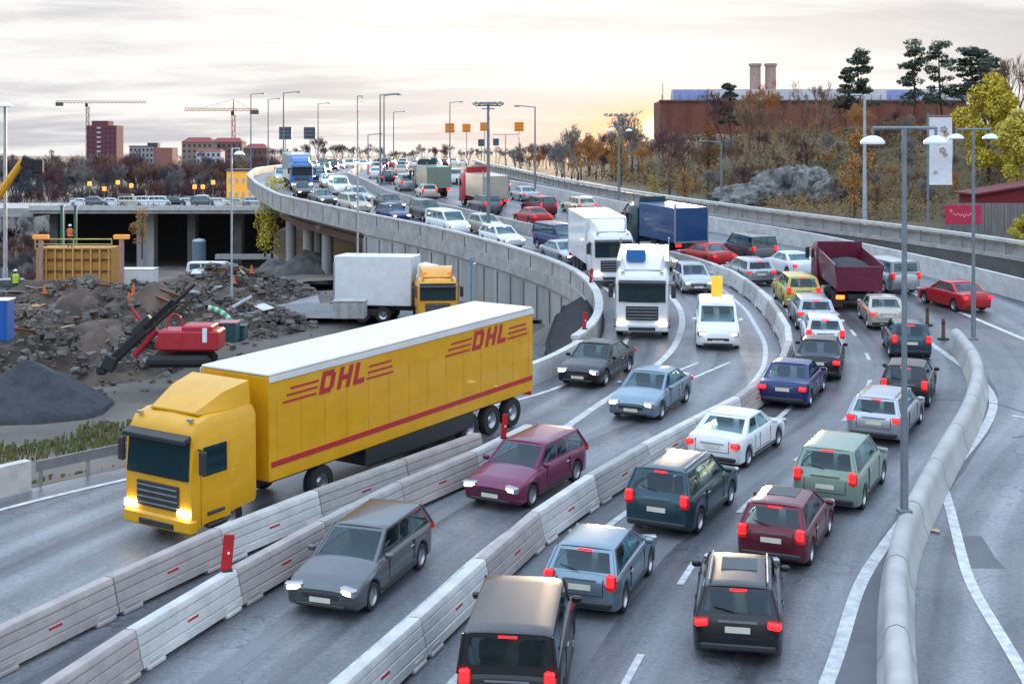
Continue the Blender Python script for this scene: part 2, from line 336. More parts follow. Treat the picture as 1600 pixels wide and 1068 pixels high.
# ------------------------------------------------------------------ terrain and road sheets
def low(Y): return -1.6 - 9.4*S01(132, 165, Y)*(1-S01(290, 345, Y)) - .9*S01(290, 345, Y) + 5*S01(500, 1500, Y)
def TL(X, Y):
    d = XL(Y)-X; lo = low(Y)+1.35*S01(-25, -13, X)*(1-S01(112, 125, Y))*S01(72, 80, Y)
    n = n3(X, Y, 0, .12)*.55 + n3(X, Y, 4, .45)*.18
    if d < -.01:
        z = min(lo, roadz(Y)-1.6) if Y > 78 else roadz(Y)-1.6
        return z
    k = S01(.8, 6.5, d)
    emb = (roadz(Y)-.12)*(1-k) + (lo+n)*k
    w = S01(74, 81, Y)
    return emb*(1-w) + (lo+n*S01(0, 3, d))*w
def TR(X, Y):
    d = X-XF(Y)
    if d < 0: return roadz(Y)-1.3
    h = 5.4*S01(14, 36, d)*S01(98, 150, Y) + n3(X, Y, 0, .08)*1.1*S01(12, 22, d) + n3(X, Y, 3, .3)*.35*S01(12, 22, d)
    far = S01(300, 600, Y)
    return (roadz(Y)+h)*(1-far) + (4+3*n3(X, Y, 0, .005))*far
ys = list(np.arange(8, 60, 1.5))+list(np.arange(60, 170, 1.6))+list(np.arange(170, 340, 5))+list(np.arange(340, 700, 20))+[760, 850, 1000, 1250, 1600, 2100, 3000, 5000]
offs = [32, 20, 12, 6, .02, 0, -.5, -1.2, -2.2, -3.4, -4.8, -6.5]+[-8-1.6*i for i in range(36)]+[-68-5*i for i in range(12)]+[-135, -160, -200, -260, -340, -450, -600, -900, -1500, -3000]
def grid(ys, offs, base, fz):
    mb = MB(); n = len(offs)
    for Y in ys:
        for o in offs: X = base(Y)+o; mb.v.append((X, Y, fz(X, Y)))
    for a in range(len(ys)-1):
        for k in range(n-1): i = a*n+k; mb.f.append((i, i+1, i+n+1, i+n)); mb.mi.append(0)
    return mb
def ground_mat():
    m = mat('construction_ground', (.17,.14,.115), .95, scale=.15, col2=(.065,.055,.05), bump=.8, bscale=1.5, detail=9)
    t = m.node_tree; ns = t.nodes; lk = t.links; b = ns['Principled BSDF']; mx = [n for n in ns if n.type == 'MIX'][0]; tcn = [n for n in ns if n.type == 'TEX_COORD'][0]
    g = ns.new('ShaderNodeTexNoise'); g.inputs['Scale'].default_value = .07; g.inputs['Detail'].default_value = 8; lk.new(tcn.outputs['Object'], g.inputs['Vector'])
    r = ns.new('ShaderNodeMapRange'); lk.new(g.outputs[0], r.inputs[0]); r.inputs[1].default_value = .60; r.inputs[2].default_value = .68
    m2 = ns.new('ShaderNodeMix'); m2.data_type = 'RGBA'; lk.new(r.outputs[0], m2.inputs[0]); lk.new(mx.outputs[2], m2.inputs[6]); m2.inputs[7].default_value = (.075,.10,.03,1); lk.new(m2.outputs[2], b.inputs['Base Color'])
    return m
def hill_mat():
    m = mat('hill_ground', (.17,.105,.055), .95, scale=.14, col2=(.05,.055,.025), bump=.8, bscale=2, detail=9)
    return m
struct('ground', grid(ys, offs, XL, TL), ground_mat(), True)
offr = [-30, -20, -.02, 0, 2, 4, 6, 8, 10, 12]+[13.5+1.5*i for i in range(30)]+[62, 70, 80, 95, 120, 160, 220, 320, 500, 900, 1800, 3500]
def baseR(Y): return XF(Y)
def fzR(X, Y):
    if X < XR(Y)-.3: return min(roadz(Y)-2.0, -1) if Y > 78 else roadz(Y)-2.0
    return TR(X, Y)
mb = grid(ys, offr, baseR, fzR); struct('hillside_ground', mb, hill_mat(), True)
ry = [Y for Y in list(np.arange(8, 180, 1.0))+list(np.arange(180, 400, 4))+list(np.arange(400, 900, 20))]
def strip(a, b, ys, dz=0.0, n=2):
    mb = MB()
    for Y in ys:
        for k in range(n): t = k/(n-1); X = a(Y)*(1-t)+b(Y)*t; mb.v.append((X, Y, roadz(Y)+dz))
    for j in range(len(ys)-1):
        for k in range(n-1): i = j*n+k; mb.f.append((i, i+1, i+n+1, i+n)); mb.mi.append(0)
    return mb
rd = struct('motorway_road', strip(XL, XR, ry, 0, 6), M_ASPH, True)
uvl = rd.data.uv_layers.new(name='UVMap')
for lp_ in rd.data.loops: v_ = rd.data.vertices[lp_.vertex_index].co; uvl.data[lp_.index].uv = (v_.x-XM(v_.y), v_.y)
# service road behind the far parapet
struct('service_road', strip(lambda y: XF(y)+.4, lambda y: XF(y)+9, [y for y in ry if 40 < y < 200], .03, 3), mat('service_asphalt', (.16,.155,.15), .6, scale=.4), True)
# deck slab and underside beyond the abutment
ABUT = 117.0
mb = MB(); rings = []
for Y in [y for y in ry if ABUT <= y < 420]:
    a, b = XL(Y)-.1, XR(Y); z = roadz(Y)
    rings.append([(a, Y, z-.06), (a, Y, z-.9), (a+1.6, Y, z-1.5), (b-1.6, Y, z-1.5), (b, Y, z-.9), (b, Y, z-.06)])
mb.loft(rings, True, True)
dk = solo('viaduct_deck', mb, M_CONCWALL, 'concrete viaduct deck carrying the motorway over the valley', 'viaduct', (XL(130), 130, 0))
dk['kind'] = 'structure'
for k in ('label', 'category'): del dk[k]

# markings
def side(curve, off):                      # curve moved sideways by its own normal (approximate)
    return lambda y: curve(y) + off*math.sqrt(1+min(4, curve.d(y)**2))
def line(name, c, y0, y1, w=.22, step=.7, dash=None):
    mb = MB(); y = y0
    segs = []
    if dash:
        while y < y1:
            k = 1/math.sqrt(1+c_d(c, y)**2); segs.append((y, min(y1, y+dash[0]*k))); y += (dash[0]+dash[1])*k
    else: segs = [(y0, y1)]
    for a, b in segs:
        n = max(2, int((b-a)/step)+1); yy = [a+(b-a)*i/(n-1) for i in range(n)]
        i = len(mb.v)
        for t in yy:
            d = c_d(c, t); q = math.sqrt(1+d*d)
            nx, ny = 1/q, -d/q
            for s in (-.5, .5):
                X, Y = c(t)+nx*w*s, t+ny*w*s; mb.v.append((X, Y, roadz(Y)+.012))
        for j in range(n-1): mb.f.append((i+2*j, i+2*j+1, i+2*j+3, i+2*j+2)); mb.mi.append(0)
    return struct(name, mb, M_LINE)
def c_d(c, y): return (c(y+.5)-c(y-.5))
line('edge_line_marking', side(XM, 1.15), 15, 150, .2)
line('edge_line_marking', side(XM, -1.0), 15, 150, .2)
line('edge_line_marking', side(XL, 1.2), 20, 170, .2)
line('lane_line_marking', XLINE, 45, 88, .3)
line('lane_line_marking', lambda y: XLINE(y), 90, 200, .16, dash=(3, 6))
EDGE = Curve([(10,.6),(20,3.4),(25.6,5.4),(29,6.75),(33,8.1),(38,10.6),(43.5,13.8),(48,16.2),(52,17.9),(56,18.6),(60,18.7),(66,18.9)], 1.3)
line('edge_line_marking', EDGE, 12, 64, .3)
MID = lambda y: .5*(XM(y)+.3)+.5*(XB(y)-1.0)
line('lane_dash_marking', MID, 16.2, 160, .16, dash=(1.6, 4.2))
line('lane_line_marking', Curve([(40,25.5),(55,24.2),(64.3,23.4),(72,22.9),(80.4,22.2),(88,19.9),(100,15.6)], 2), 40, 92, .3)
line('ramp_edge_marking', Curve([(10,7.0),(27.4,10.1),(33,10.7),(38.5,12.0),(42.5,12.9)], 1), 12, 42.6, .26)
line('ramp_lane_marking', Curve([(30,28),(48,18.9),(50.5,16.9),(60,9)], .5), 43, 49.6, .2)
line('chevron_marking', lambda y: 6.45+.62*(y-56.8), 54.6, 59, .16)
line('chevron_marking', lambda y: 7.75+.62*(y-56.8), 54.6, 59, .16)
# oil-dark wheel tracks and repair patches: thin sheets of newer asphalt
M_PATCH = mat('patched_asphalt', (.095,.099,.108), .5, scale=.8, col2=(.06,.063,.07), bump=.2, bscale=20)
M_PATCHL = mat('worn_asphalt', (.17,.175,.185), .5, scale=.5, col2=(.13,.135,.145), bump=.2, bscale=20)
def patch(c, y0, y1, w, m, dz=.006):
    mb = MB(); n = int((y1-y0)/1)+2
    for i in range(n):
        y = y0+(y1-y0)*i/(n-1); j = .12*n3(y, w, 0, .9)
        mb.v += [(c(y)-w/2+j, y, roadz(y)+dz), (c(y)+w/2+j, y, roadz(y)+dz)]
    for i in range(n-1): mb.f.append((2*i, 2*i+1, 2*i+3, 2*i+2)); mb.mi.append(0)
    struct('road_patch', mb, m)
patch(lambda y: (XB(y)+EDGE(y))/2, 12, 56, 1.0, M_PATCH)
patch(lambda y: 11.4+.1*(y-34), 34.0, 36.4, 1.0, M_PATCH, .004)
patch(lambda y: (RA(y)+RB(y))/2, 14, 44, .9, M_PATCH)
patch(side(XM, 3.1), 15, 80, .55, M_PATCHL, .004); patch(side(XM, -3.3), 15, 80, .5, M_PATCHL, .004)
patch(side(XM, -5.0), 15, 46, .5, M_PATCHL, .004)
mb = MB()
for (x, y, l, a) in ((15.5, 52, 5.5, .1), (16.5, 46.5, 6, .7), (14.6, 40.5, 4.6, -.5)):
    p0 = Vector((x, y, 0))
    q = p0
    for k in range(10):
        a += random.Random(k*7+int(x*10)).uniform(-.35, .35); r = q+Vector((math.cos(a), math.sin(a), 0))*l/10; nn = Vector((-math.sin(a), math.cos(a), 0))*.025
        mb.quad(*[(p.x, p.y, roadz(p.y)+.016) for p in (q-nn, r-nn, r+nn, q+nn)]); q = r
struct('road_crack', mb, M_PATCH)

# ------------------------------------------------------------------ barriers
def block_mesh(L):
    mb = MB(); h = .86; prof = [(.30,.10),(.27,.26),(.225,.27),(.225,.295),(.245,.305),(.21,.49),(.165,.50),(.165,.525),(.195,.535),(.17,.69),(.13,.70),(.13,.725),(.16,.735),(.14,h-.03),(.12,h)]
    rings = []
    for x in (-L/2+.01, -L/2+.03, L/2-.03, L/2-.01):
        k = .97 if abs(x) > L/2-.02 else 1
        rings.append([(x, y*k, z) for y, z in prof]+[(x, -y*k, z) for y, z in reversed(prof)])
    mb.loft(rings)
    for s in (-1, 1): mb.box((s*(L/2-.42), 0, .05), (.62, .66, .11), bev=.03)
    for s in (-1, 1): mb.box((s*(L/2-.42), 0, .16), (.5, .60, .16), bev=.05)
    return mb
BM = block_mesh(3.72).mesh('concrete_block', [M_CONC], True)
mk = MB()
rr_ = random.Random(5)
for s in (-1, 1):
    for j in range(2):
        for i in range(4): mk.box((-.16+i*.1, s*(.222-.012*j), .44-.075*j), (.07, .012, .045), m=0)
mks = list(split_mb(mk)); MKM = []
for s in (-1, 1):
    q = MB()
    for j in range(2):
        for i in range(4): q.box((-.16+i*.1, s*(.222-.012*j), .44-.075*j), (.112 if i < 3 else .07, .012-.002*(i % 2), .080-.003*(i % 2)) if False else (.085, .012, .05))
    MKM.append(q.mesh('painted_mark', [M_RED]))
def blockrow(curve, y0, y1, start, rowlabel, grp, mats, tall=1.0):
    y = y0; i = 0; objs = []
    while y < y1:
        d = curve.d(y); q = math.sqrt(1+d*d); yn = y+3.74/q
        for _ in range(3): dd = (curve(yn)-curve(y))/(yn-y); yn = y+3.74/math.sqrt(1+dd*dd)
        X0, X1 = curve(y), curve(yn); z0, z1 = roadz(y), roadz(yn)
        m, cn = mats[i % len(mats)]
        t = thing('barrier_block', '%s barrier block, %s from the near end of %s' % (cn, ORD[min(i, 34)], rowlabel), 'barrier', ((X0+X1)/2, (y+yn)/2, (z0+z1)/2), 0, grp)
        t.rotation_euler = (0, -math.atan2(z1-z0, 3.74), math.atan2(yn-y, X1-X0))
        part('block', BM, m, t)
        for q in MKM: part('painted_mark', q, M_RED, t)
        objs.append(t); y = yn; i += 1
    return objs
W_, P_, G_ = (M_CONCW, 'pale'), (M_CONCP, 'pinkish'), (M_CONC, 'grey')
blockrow(RA, 20.9, 43.6, 0, 'the row beside the yellow lorry', 'concrete blocks in the row beside the yellow lorry', [P_, W_, P_, P_, W_, G_, P_, G_])
blockrow(RB, 20.9, 43.2, 0, 'the headlight lane row', 'concrete blocks left of the headlight lane', [P_, P_, W_, P_, G_, P_, W_, P_])
blockrow(XM, 21.6, 84, 0, 'the central reservation row', 'concrete blocks along the central reservation', [G_, W_, W_, P_, W_, G_, W_, W_, P_, W_])
def wall(name, curve, y0, y1, h, w, m, label, cat, below=0.0, step=1.0, cap=None):
    mb = MB(); rings = []; n = int((y1-y0)/step)+2; cp = MB(); cr = []
    for i in range(n):
        y = y0+(y1-y0)*i/(n-1); d = c_d(curve, y); q = math.sqrt(1+d*d); nx, ny = 1/q, -d/q
        def P(s, z): return (curve(y)+nx*s, y+ny*s, roadz(y)+z)
        bl = below(y) if callable(below) else -below
        rings.append([P(-w/2, bl), P(w/2, bl), P(w/2*.8, h), P(-w/2*.8, h)])
        cr.append([P(-w/2-.03, h), P(w/2+.03, h), P(w/2+.03, h+.12), P(-w/2-.03, h+.12)])
    mb.loft(rings)
    ym = (y0+y1)/2; loc = (curve(ym), ym, roadz(ym))
    if not cap: return solo(name, mb, m, label, cat, loc)
    t = thing(name, label, cat, (0, 0, 0)); part('wall_body', mb, m, t); cp.loft(cr); part('coping', cp, cap, t); return t
wall('median_wall', XM, 84.5, 330, .85, .4, M_CONC, 'long grey concrete wall between the two directions in the distance', 'barrier', .2, 2)
# retaining wall + parapet of the left edge
def wbelow(y): return low(y)-.8-roadz(y)
t = thing('retaining_wall', 'tall grey concrete retaining wall under the motorway edge above the lorries', 'retaining wall', (XL(95), 95, low(95)))
M0 = Vector(t.location)
def sidew(curve, y0, y1, zf0, zf1, off0, off1, step=1.0, org=M0):
    mb = MB(); rings = []; n = int((y1-y0)/step)+2
    for i in range(n):
        y = y0+(y1-y0)*i/(n-1); d = c_d(curve, y); q = math.sqrt(1+d*d); nx, ny = 1/q, -d/q
        P = lambda s, z: Vector((curve(y)+nx*s, y+ny*s, z))-org
        rings.append([P(off0, zf0(y)), P(off1, zf0(y)), P(off1, zf1(y)), P(off0, zf1(y))])
    mb.loft(rings); return mb
part('wall_panel', sidew(XL, 76, ABUT, lambda y: low(y)-.8, lambda y: roadz(y)-.35, -.45, -.1), M_CONCWALL, t)
part('fascia', sidew(XL, 76, ABUT, lambda y: roadz(y)-.8, lambda y: roadz(y)+.02, -.58, -.46), M_CONC, t)
y = 79.0
pl = MB()
while y < ABUT:                             # casting joints standing proud
    d = XL.d(y); q = math.sqrt(1+d*d); a = math.atan2(1, d)
    pl.box(Vector((XL(y)-.47*1/q, y+.47*d/q, (low(y)+roadz(y)-.8)/2-.2))-M0, (.10, .06, roadz(y)-.8-low(y)), rz=a); y += 2.4/q
parts_each('joint_strip', pl, M_DARKC, t)
part('abutment', MB().box(Vector((XL(ABUT)+6, ABUT+.2, (low(ABUT)+roadz(ABUT))/2-1.2))-M0, (13, .8, roadz(ABUT)-low(ABUT)), rz=0), M_CONCWALL, t)
t = thing('parapet', 'grey concrete parapet curving along the left motorway edge and viaduct', 'parapet', (XL(100), 100, roadz(100)))
M0 = Vector(t.location)
part('parapet_body', sidew(XL, 60, 330, lambda y: roadz(y)-.75, lambda y: roadz(y)+.82, -.42, -.12, org=M0), M_CONC, t)
part('coping', sidew(XL, 60, 330, lambda y: roadz(y)+.82, lambda y: roadz(y)+.95, -.47, -.07, org=M0), M_CONCW, t)
sj = MB(); y = 62
while y < 200:
    d = XL.d(y); q = math.sqrt(1+d*d); sj.box(Vector((XL(y)-.42/q, y+.42*d/q, roadz(y)+.1))-M0, (.09, .05, 1.3), rz=math.atan2(1, d)); y += 4/q
parts_each('joint_strip', sj, M_DARKC, t)
# near part of the left edge: low pale barrier
wall('edge_barrier', XL, 46.5, 59.8, .8, .4, M_CONCW, 'pale low concrete barrier beside the gravel slope behind the yellow lorry', 'barrier', .4)
wall('edge_barrier', XL, 34.6, 40.6, .85, .42, M_CONCW, 'short white concrete barrier at the left edge before the grass verge', 'barrier', .4)
t = thing('guard_rail', 'grey steel guard rail starting at the short white barrier on the left', 'guard rail', (XL(43.5), 43.5, roadz(43.5)))
M0 = Vector(t.location)
part('rail_beam', sidew(side(XL, 0), 40.8, 46.8, lambda y: roadz(y)+.45, lambda y: roadz(y)+.75, -.06, .0, org=M0), M_STEEL, t)
for y in np.arange(41, 46.6, 1.1): part('post', MB().box(Vector((XL(y)-.12, y, roadz(y)+.3))-M0, (.08, .12, .7)), M_STEEL, t)
# rounded barrier on the right
def roundbar(curve, y0, y1, label, dx0=0.0):
    mb = MB(); rings = []; n = int((y1-y0)/.6)+2; Xm = curve((y0+y1)/2); ym = (y0+y1)/2; zz = roadz(ym)
    prof = [(-.40, -.05), (-.38, .12), (-.29, .30), (-.25, .62), (-.22, .76), (-.15, .86), (0, .91), (.15, .86), (.22, .76), (.25, .62), (.29, .30), (.38, .12), (.40, -.05)]
    for i in range(n):
        y = y0+(y1-y0)*i/(n-1); d = c_d(curve, y); q = math.sqrt(1+d*d); nx, ny = 1/q, -d/q
        rings.append([(curve(y)+dx0+nx*s, y+ny*s, roadz(y)+z) for s, z in prof])
    mb.loft(rings)
    t = thing('rounded_barrier', label, 'barrier', (0, 0, 0)); MC = mat('smooth_concrete', (.44,.43,.41), .78, scale=.9, col2=(.33,.325,.31), detail=10, stretch=(1, 1, .5)); part('barrier_body', mb, MC, t, True)
    for i in range(6, n-2, 7):
        jb = MB(); a, b = rings[i], rings[i+1]
        g = lambda k: [tuple(Vector(p)+(Vector(q)-Vector(p))*k*.06+(Vector(p)-Vector((curve(p[1])+dx0, p[1], p[2]-.3))).normalized()*.004) for p, q in zip(a, b)]
        jb.loft([g(0), g(1)], caps=False); part('joint', jb, M_DARKC, t)
    return t
    return solo('rounded_barrier', mb, mat('smooth_concrete', (.47,.46,.44), .75, scale=.35, col2=(.40,.39,.375), detail=9), label, 'barrier', (Xm, ym, zz), smooth=True)
roundbar(XB, 12, 62.0, 'long curved pale barrier with a rounded top between outbound lanes and right ramp')
# right outer wall and railing parapet
wall('outer_wall', XR, 40, 200, 1.15, .35, M_CONCW, 'pale concrete wall along the outer right edge of the motorway', 'wall', 1.5, 2)
t = thing('railing_parapet', 'long pale parapet with dark railing above the motorway on the right', 'parapet', (XF(110), 110, roadz(110)))
M0 = Vector(t.location)
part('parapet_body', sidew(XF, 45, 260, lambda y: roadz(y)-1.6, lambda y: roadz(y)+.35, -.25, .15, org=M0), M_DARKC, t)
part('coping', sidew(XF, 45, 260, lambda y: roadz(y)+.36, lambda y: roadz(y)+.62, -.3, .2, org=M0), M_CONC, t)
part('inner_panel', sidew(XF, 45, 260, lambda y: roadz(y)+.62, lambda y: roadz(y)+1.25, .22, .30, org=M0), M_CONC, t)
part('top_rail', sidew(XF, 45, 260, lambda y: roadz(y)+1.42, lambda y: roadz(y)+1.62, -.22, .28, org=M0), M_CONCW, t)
rb = MB(); y = 46
while y < 190:
    d = XF.d(y); q = math.sqrt(1+d*d); rb.box(Vector((XF(y)-.08, y, roadz(y)+1.02))-M0, (.07, .07, .8)); y += 2.0/q
parts_each('railing_post', rb, M_POLE, t)
# piers under the viaduct
g = 'round piers under the viaduct'
for i, (px, Y, lab) in enumerate(((455, 146, 'leftmost thick concrete pier under the viaduct edge'), (482, 138.5, 'second concrete pier from the left under the viaduct'), (512, 131.5, 'pale concrete pier nearest the retaining wall'), (497, 147, 'dark rear concrete pier deep under the viaduct'))):
    X = (px-800)*Y/F; z0 = low(Y)-1; zt = roadz(Y)-1.5
    t = thing('viaduct_pier', lab, 'pier', (X, Y, z0), 0, g)
    part('shaft', MB().tube((0, 0, 0), (0, 0, zt-z0-.5), .55, .55, 14), M_CONCWALL, t, True)
    part('pier_head', MB().box((0, 0, zt-z0-.26), (2.0, 1.4, .5), bev=.08), M_CONC, t)
# brown steel girder under the deck edge
mb = sidew(XL, ABUT+.5, 150, lambda y: roadz(y)-2.2, lambda y: roadz(y)-1.55, 1.3, 1.7, org=Vector((0, 0, 0)))
solo('deck_girder', mb, mat('brown_steel', (.14,.06,.045), .6), 'brown steel girder under the viaduct edge beside the piers', 'girder', (XL(133), 133, roadz(133)-2))

# ------------------------------------------------------------------ vehicles
KIND = dict(
 sedan=dict(L=4.45, W=1.8, H=1.44, belt=.93, top=[(0,.80),(.02,.97),(.16,1.0),(.3,.99),(.68,.95),(.75,.93),(.93,.78),(1,.62)], g=(.13,.31,.55,.73), tl=(.78,.16,.34)),
 hatch=dict(L=3.95, W=1.75, H=1.50, belt=.95, top=[(0,.80),(.02,.97),(.3,.98),(.70,.96),(.76,.95),(.93,.80),(1,.62)], g=(.02,.12,.52,.75), tl=(.86,.22,.22)),
 estate=dict(L=4.5, W=1.82, H=1.50, belt=.95, top=[(0,.80),(.02,.98),(.3,.98),(.68,.96),(.74,.94),(.93,.78),(1,.62)], g=(.015,.09,.55,.73), tl=(.84,.30,.20)),
 suv=dict(L=4.4, W=1.88, H=1.72, belt=1.08, top=[(0,.90),(.02,1.08),(.3,1.10),(.70,1.08),(.76,1.06),(.93,.95),(1,.72)], g=(.015,.08,.56,.74), tl=(.98,.30,.18)),
 van=dict(L=4.7, W=1.92, H=1.86, belt=1.15, top=[(0,1.0),(.02,1.15),(.3,1.18),(.78,1.15),(.84,1.10),(.95,.95),(1,.72)], g=(.01,.03,.66,.83), tl=(1.02,.40,.14)),
)
VM = {}
def prof(tab, t):
    return float(np.interp(t, [a for a, b in tab], [b for a, b in tab]))
def vmeshes(kind):
    if kind in VM: return VM[kind]
    k = KIND[kind]; L, Wd, H = k['L'], k['W'], k['H']; hw = Wd/2; d = {}
    wx = (-L/2+.19*L, L/2-.19*L); wr = .33 if kind in ('suv', 'van') else .31
    xs = sorted(set([0, .008, .025, .06, .1, .16, .22, .3, .4, .5, .6, .7, .78, .84, .9, .95, .975, .992, 1] + [(x+L/2+o*wr*1.18)/L for x in wx for o in (-1.001, -.999, -.85, -.6, -.3, 0, .3, .6, .85, .999, 1.001)]))
    mb = MB(); rings = []
    for t in xs:
        x = -L/2+t*L; e = min(t, 1-t); w = hw*(.80+.20*min(1, (e/.07))**.5) if e < .07 else hw
        zt = prof(k['top'], t); zb = .20
        if e < .03: zb = .20+.14*(1-e/.03)
        for c in wx:
            q = (x-c)/(wr*1.18)
            if abs(q) < 1: zb = max(zb, .30+wr*1.18*math.sqrt(1-q*q))
        zb = min(zb, zt-.15); z1 = zb+.05; zs = zt-.10; zm = max(z1+.02, (zb+zt)*.5)
        half = [(w*.93, zb), (w*.985, z1), (w, zm), (w*.985, zs), (w*.93, zt-.025), (w*.80, zt), (w*.4, zt+.025)]
        rings.append([(x, y, z) for y, z in half]+[(x, 0, zt+.03)]+[(x, -y, z) for y, z in reversed(half)])
    mb.loft(rings); d['body'] = mb.mesh('body', [M_PLAS], True)
    # cabin
    g0, g1, g2, g3 = [-L/2+q*L for q in k['g']]; zb = k['belt']-.04; zr = H-.07; wb = hw*.93; wt = hw*.74
    if kind == 'van': wt = hw*.84
    B = [Vector((g0, -wb, zb)), Vector((g3, -wb*.92, zb)), Vector((g3, wb*.92, zb)), Vector((g0, wb, zb))]
    T = [Vector((g1, -wt, zr)), Vector((g2, -wt*.97, zr)), Vector((g2, wt*.97, zr)), Vector((g1, wt, zr))]
    cb = MB(); cuts = [(.06, .33), (.36, .60), (.63, .92)] if kind in ('estate', 'suv', 'van') else [(.12, .47), (.50, .90)]
    def frame(a, b, c, e, holes, v0, v1):
        P = lambda u, v: (a*(1-u)+b*u)*(1-v)+(e*(1-u)+c*u)*v
        cb.quad(P(0, 0), P(1, 0), P(1, v0), P(0, v0)); cb.quad(P(0, v1), P(1, v1), P(1, 1), P(0, 1)); u = 0
        for h0, h1 in holes+[(1, 1)]:
            cb.quad(P(u, v0), P(h0, v0), P(h0, v1), P(u, v1)); u = h1
    vr = .22 if kind != 'sedan' else .08
    frame(B[1], B[2], T[2], T[1], [(.05, .95)], .05, .93); frame(B[3], B[0], T[0], T[3], [(.08, .92)], vr, .90)
    frame(B[0], B[1], T[1], T[0], cuts, .14, .9); frame(B[2], B[3], T[3], T[2], [(1-b, 1-a) for a, b in reversed(cuts)], .14, .9)
    for p, q in zip(B, T): cb.tube(p+(q-p)*-.02, q, .035, .03, 8)
    d['cabin'] = cb.mesh('cabin', [M_PLAS])
    sb = MB(); sb.box(((g0+g3)/2+.02, 0, zb+.035), (g3-g0-.42, wb*1.78, .03)); d['parcel'] = sb.mesh('interior_trim', [M_SEAT]); d['seats'] = []
    for x in ((g1+g2)/2+.28, g1+.62):
        for sy in (-1, 1): d['seats'].append(MB().box((x, sy*.37, zb+.16), (.16, .46, .36), ry=-.15, bev=.05).box((x-.04, sy*.37, zb+.39), (.10, .24, .15), bev=.04).mesh('seat', [M_SEAT]))
    rf = MB(); nst = 7; rings = []
    for i in range(nst):
        t = i/(nst-1); x = g1+(g2-g1)*(0, .03, .15, .5, .85, .97, 1)[i]; hh = H-zr; c = math.sin(PI*(.10+.80*t))**.6; w = wt*(1-.03*t)*(.93 if i in (0, nst-1) else 1)
        rings.append([(x, -w, zr), (x, -w*.9, zr+hh*.6*c), (x, -w*.5, zr+hh*.93*c), (x, 0, zr+hh*c), (x, w*.5, zr+hh*.93*c), (x, w*.9, zr+hh*.6*c), (x, w, zr)])
    rf.loft(rings); d['roof'] = rf.mesh('roof', [M_PLAS], True)
    def pane(a, b, c, e, u0, u1, v0, v1, off=.012):
        def P(u, v): return (a*(1-u)+b*u)*(1-v)+(e*(1-u)+c*u)*v
        n = (b-a).cross(e-a).normalized()*off; m = MB(); m.quad(*[P(u, v)+n for u, v in ((u0, v0), (u1, v0), (u1, v1), (u0, v1))]); return m
    d['windscreen'] = pane(B[1], B[2], T[2], T[1], .05, .95, .05, .93).mesh('windscreen', [M_CG])
    d['rear_window'] = pane(B[3], B[0], T[0], T[3], .08, .92, (.22 if kind != 'sedan' else .08), .90).mesh('rear_window', [M_CG])
    sw = []
    cuts = [(.06, .33), (.36, .60), (.63, .92)] if kind in ('estate', 'suv', 'van') else [(.12, .47), (.50, .90)]
    for (u0, u1) in cuts:
        sw.append(pane(B[0], B[1], T[1], T[0], u0, u1, .14, .9).mesh('side_window', [M_CG]))
        sw.append(pane(B[2], B[3], T[3], T[2], 1-u1, 1-u0, .14, .9).mesh('side_window', [M_CG]))
    d['sw'] = sw
    tz, tw, th = k['tl']; tw_, th_ = (max(tw, .16), max(th, .18))
    d['tail'] = {s: MB().box((-L/2+.05, s*(hw*.80), tz), (.16, .30 if kind in ('sedan', 'estate') else .22, .17 if kind in ('sedan', 'estate') else .34), rz=s*.30, bev=.03).mesh('tail_light', [M_TAIL]) for s in (-1, 1)}
    fz = k['top'][-1][1]+.03
    d['head'] = {s: MB().box((L/2-.07, s*(hw*.72), fz-.01), (.18, .42, .19), rz=-s*.35, bev=.03).mesh('headlight', [M_HEAD]) for s in (-1, 1)}
    d['tbulb'] = {s: MB().box((-L/2-.012, s*(hw*.80-.0), tz+(.0 if kind in ('sedan', 'estate') else .06)), (.13, .26 if kind in ('sedan', 'estate') else .18, .13 if kind in ('sedan', 'estate') else .26), rz=s*.30, bev=.03).mesh('bulb', [M_TAIL]) for s in (-1, 1)}
    d['hbulb'] = {s: MB().box((L/2-.05, s*(hw*.72), fz-.01), (.17, .34, .15), rz=-s*.35, bev=.04).mesh('bulb', [M_HEAD]) for s in (-1, 1)}
    seam = MB()
    xa_ = [-L*.19, (g1+g2)/2-.12, g3-.50]
    for s in (-1, 1):
        for x in xa_: seam.box((x, s*(hw-.004), (.42+zb)/2), (.014, .02, zb-.46))
        seam.box(((xa_[0]+xa_[2])/2, s*(hw-.006), .40), (xa_[2]-xa_[0], .02, .014)); seam.box((0, s*(hw-.008), .31), (L*.42, .04, .06))
    for s in (-1, 1): seam.box((-L/2+.012, s*hw*.60, .74), (.05, .012, .34))
    seam.box((-L/2+.012, 0, .56), (.05, hw*1.2, .012)); d['seams'] = [q.mesh('panel_seam', [M_PLAS]) for q in split_mb(seam)]
    wpm = MB().tube((g0+.02, .05, zb+.14), (g0+.07, .48, zb+.22), .012, n=4) if kind != 'sedan' else None
    d['wiper'] = wpm.mesh('wiper', [M_PLAS]) if wpm else None
    d['plate'] = MB().box((-L/2-.005, 0, .72 if kind != 'van' else .85), (.03, .50, .12)).mesh('number_plate', [M_PLATE])
    d['fplate'] = MB().box((L/2+.0, 0, .42), (.03, .50, .11)).mesh('number_plate', [M_PLATE])
    d['rbump'] = MB().box((-L/2+.06, 0, .36), (.18, Wd*.84, .17), bev=.05).mesh('rear_bumper', [M_PLAS])
    d['grille'] = MB().box((L/2-.045, 0, .50), (.10, Wd*.52, .17), bev=.03).mesh('grille', [M_PLAS])
    d['brake3'] = MB().box((g1*.97+g0*.03-.0, 0, zr-.03), (.05, .34, .035)).mesh('high_brake_light', [M_TAIL])
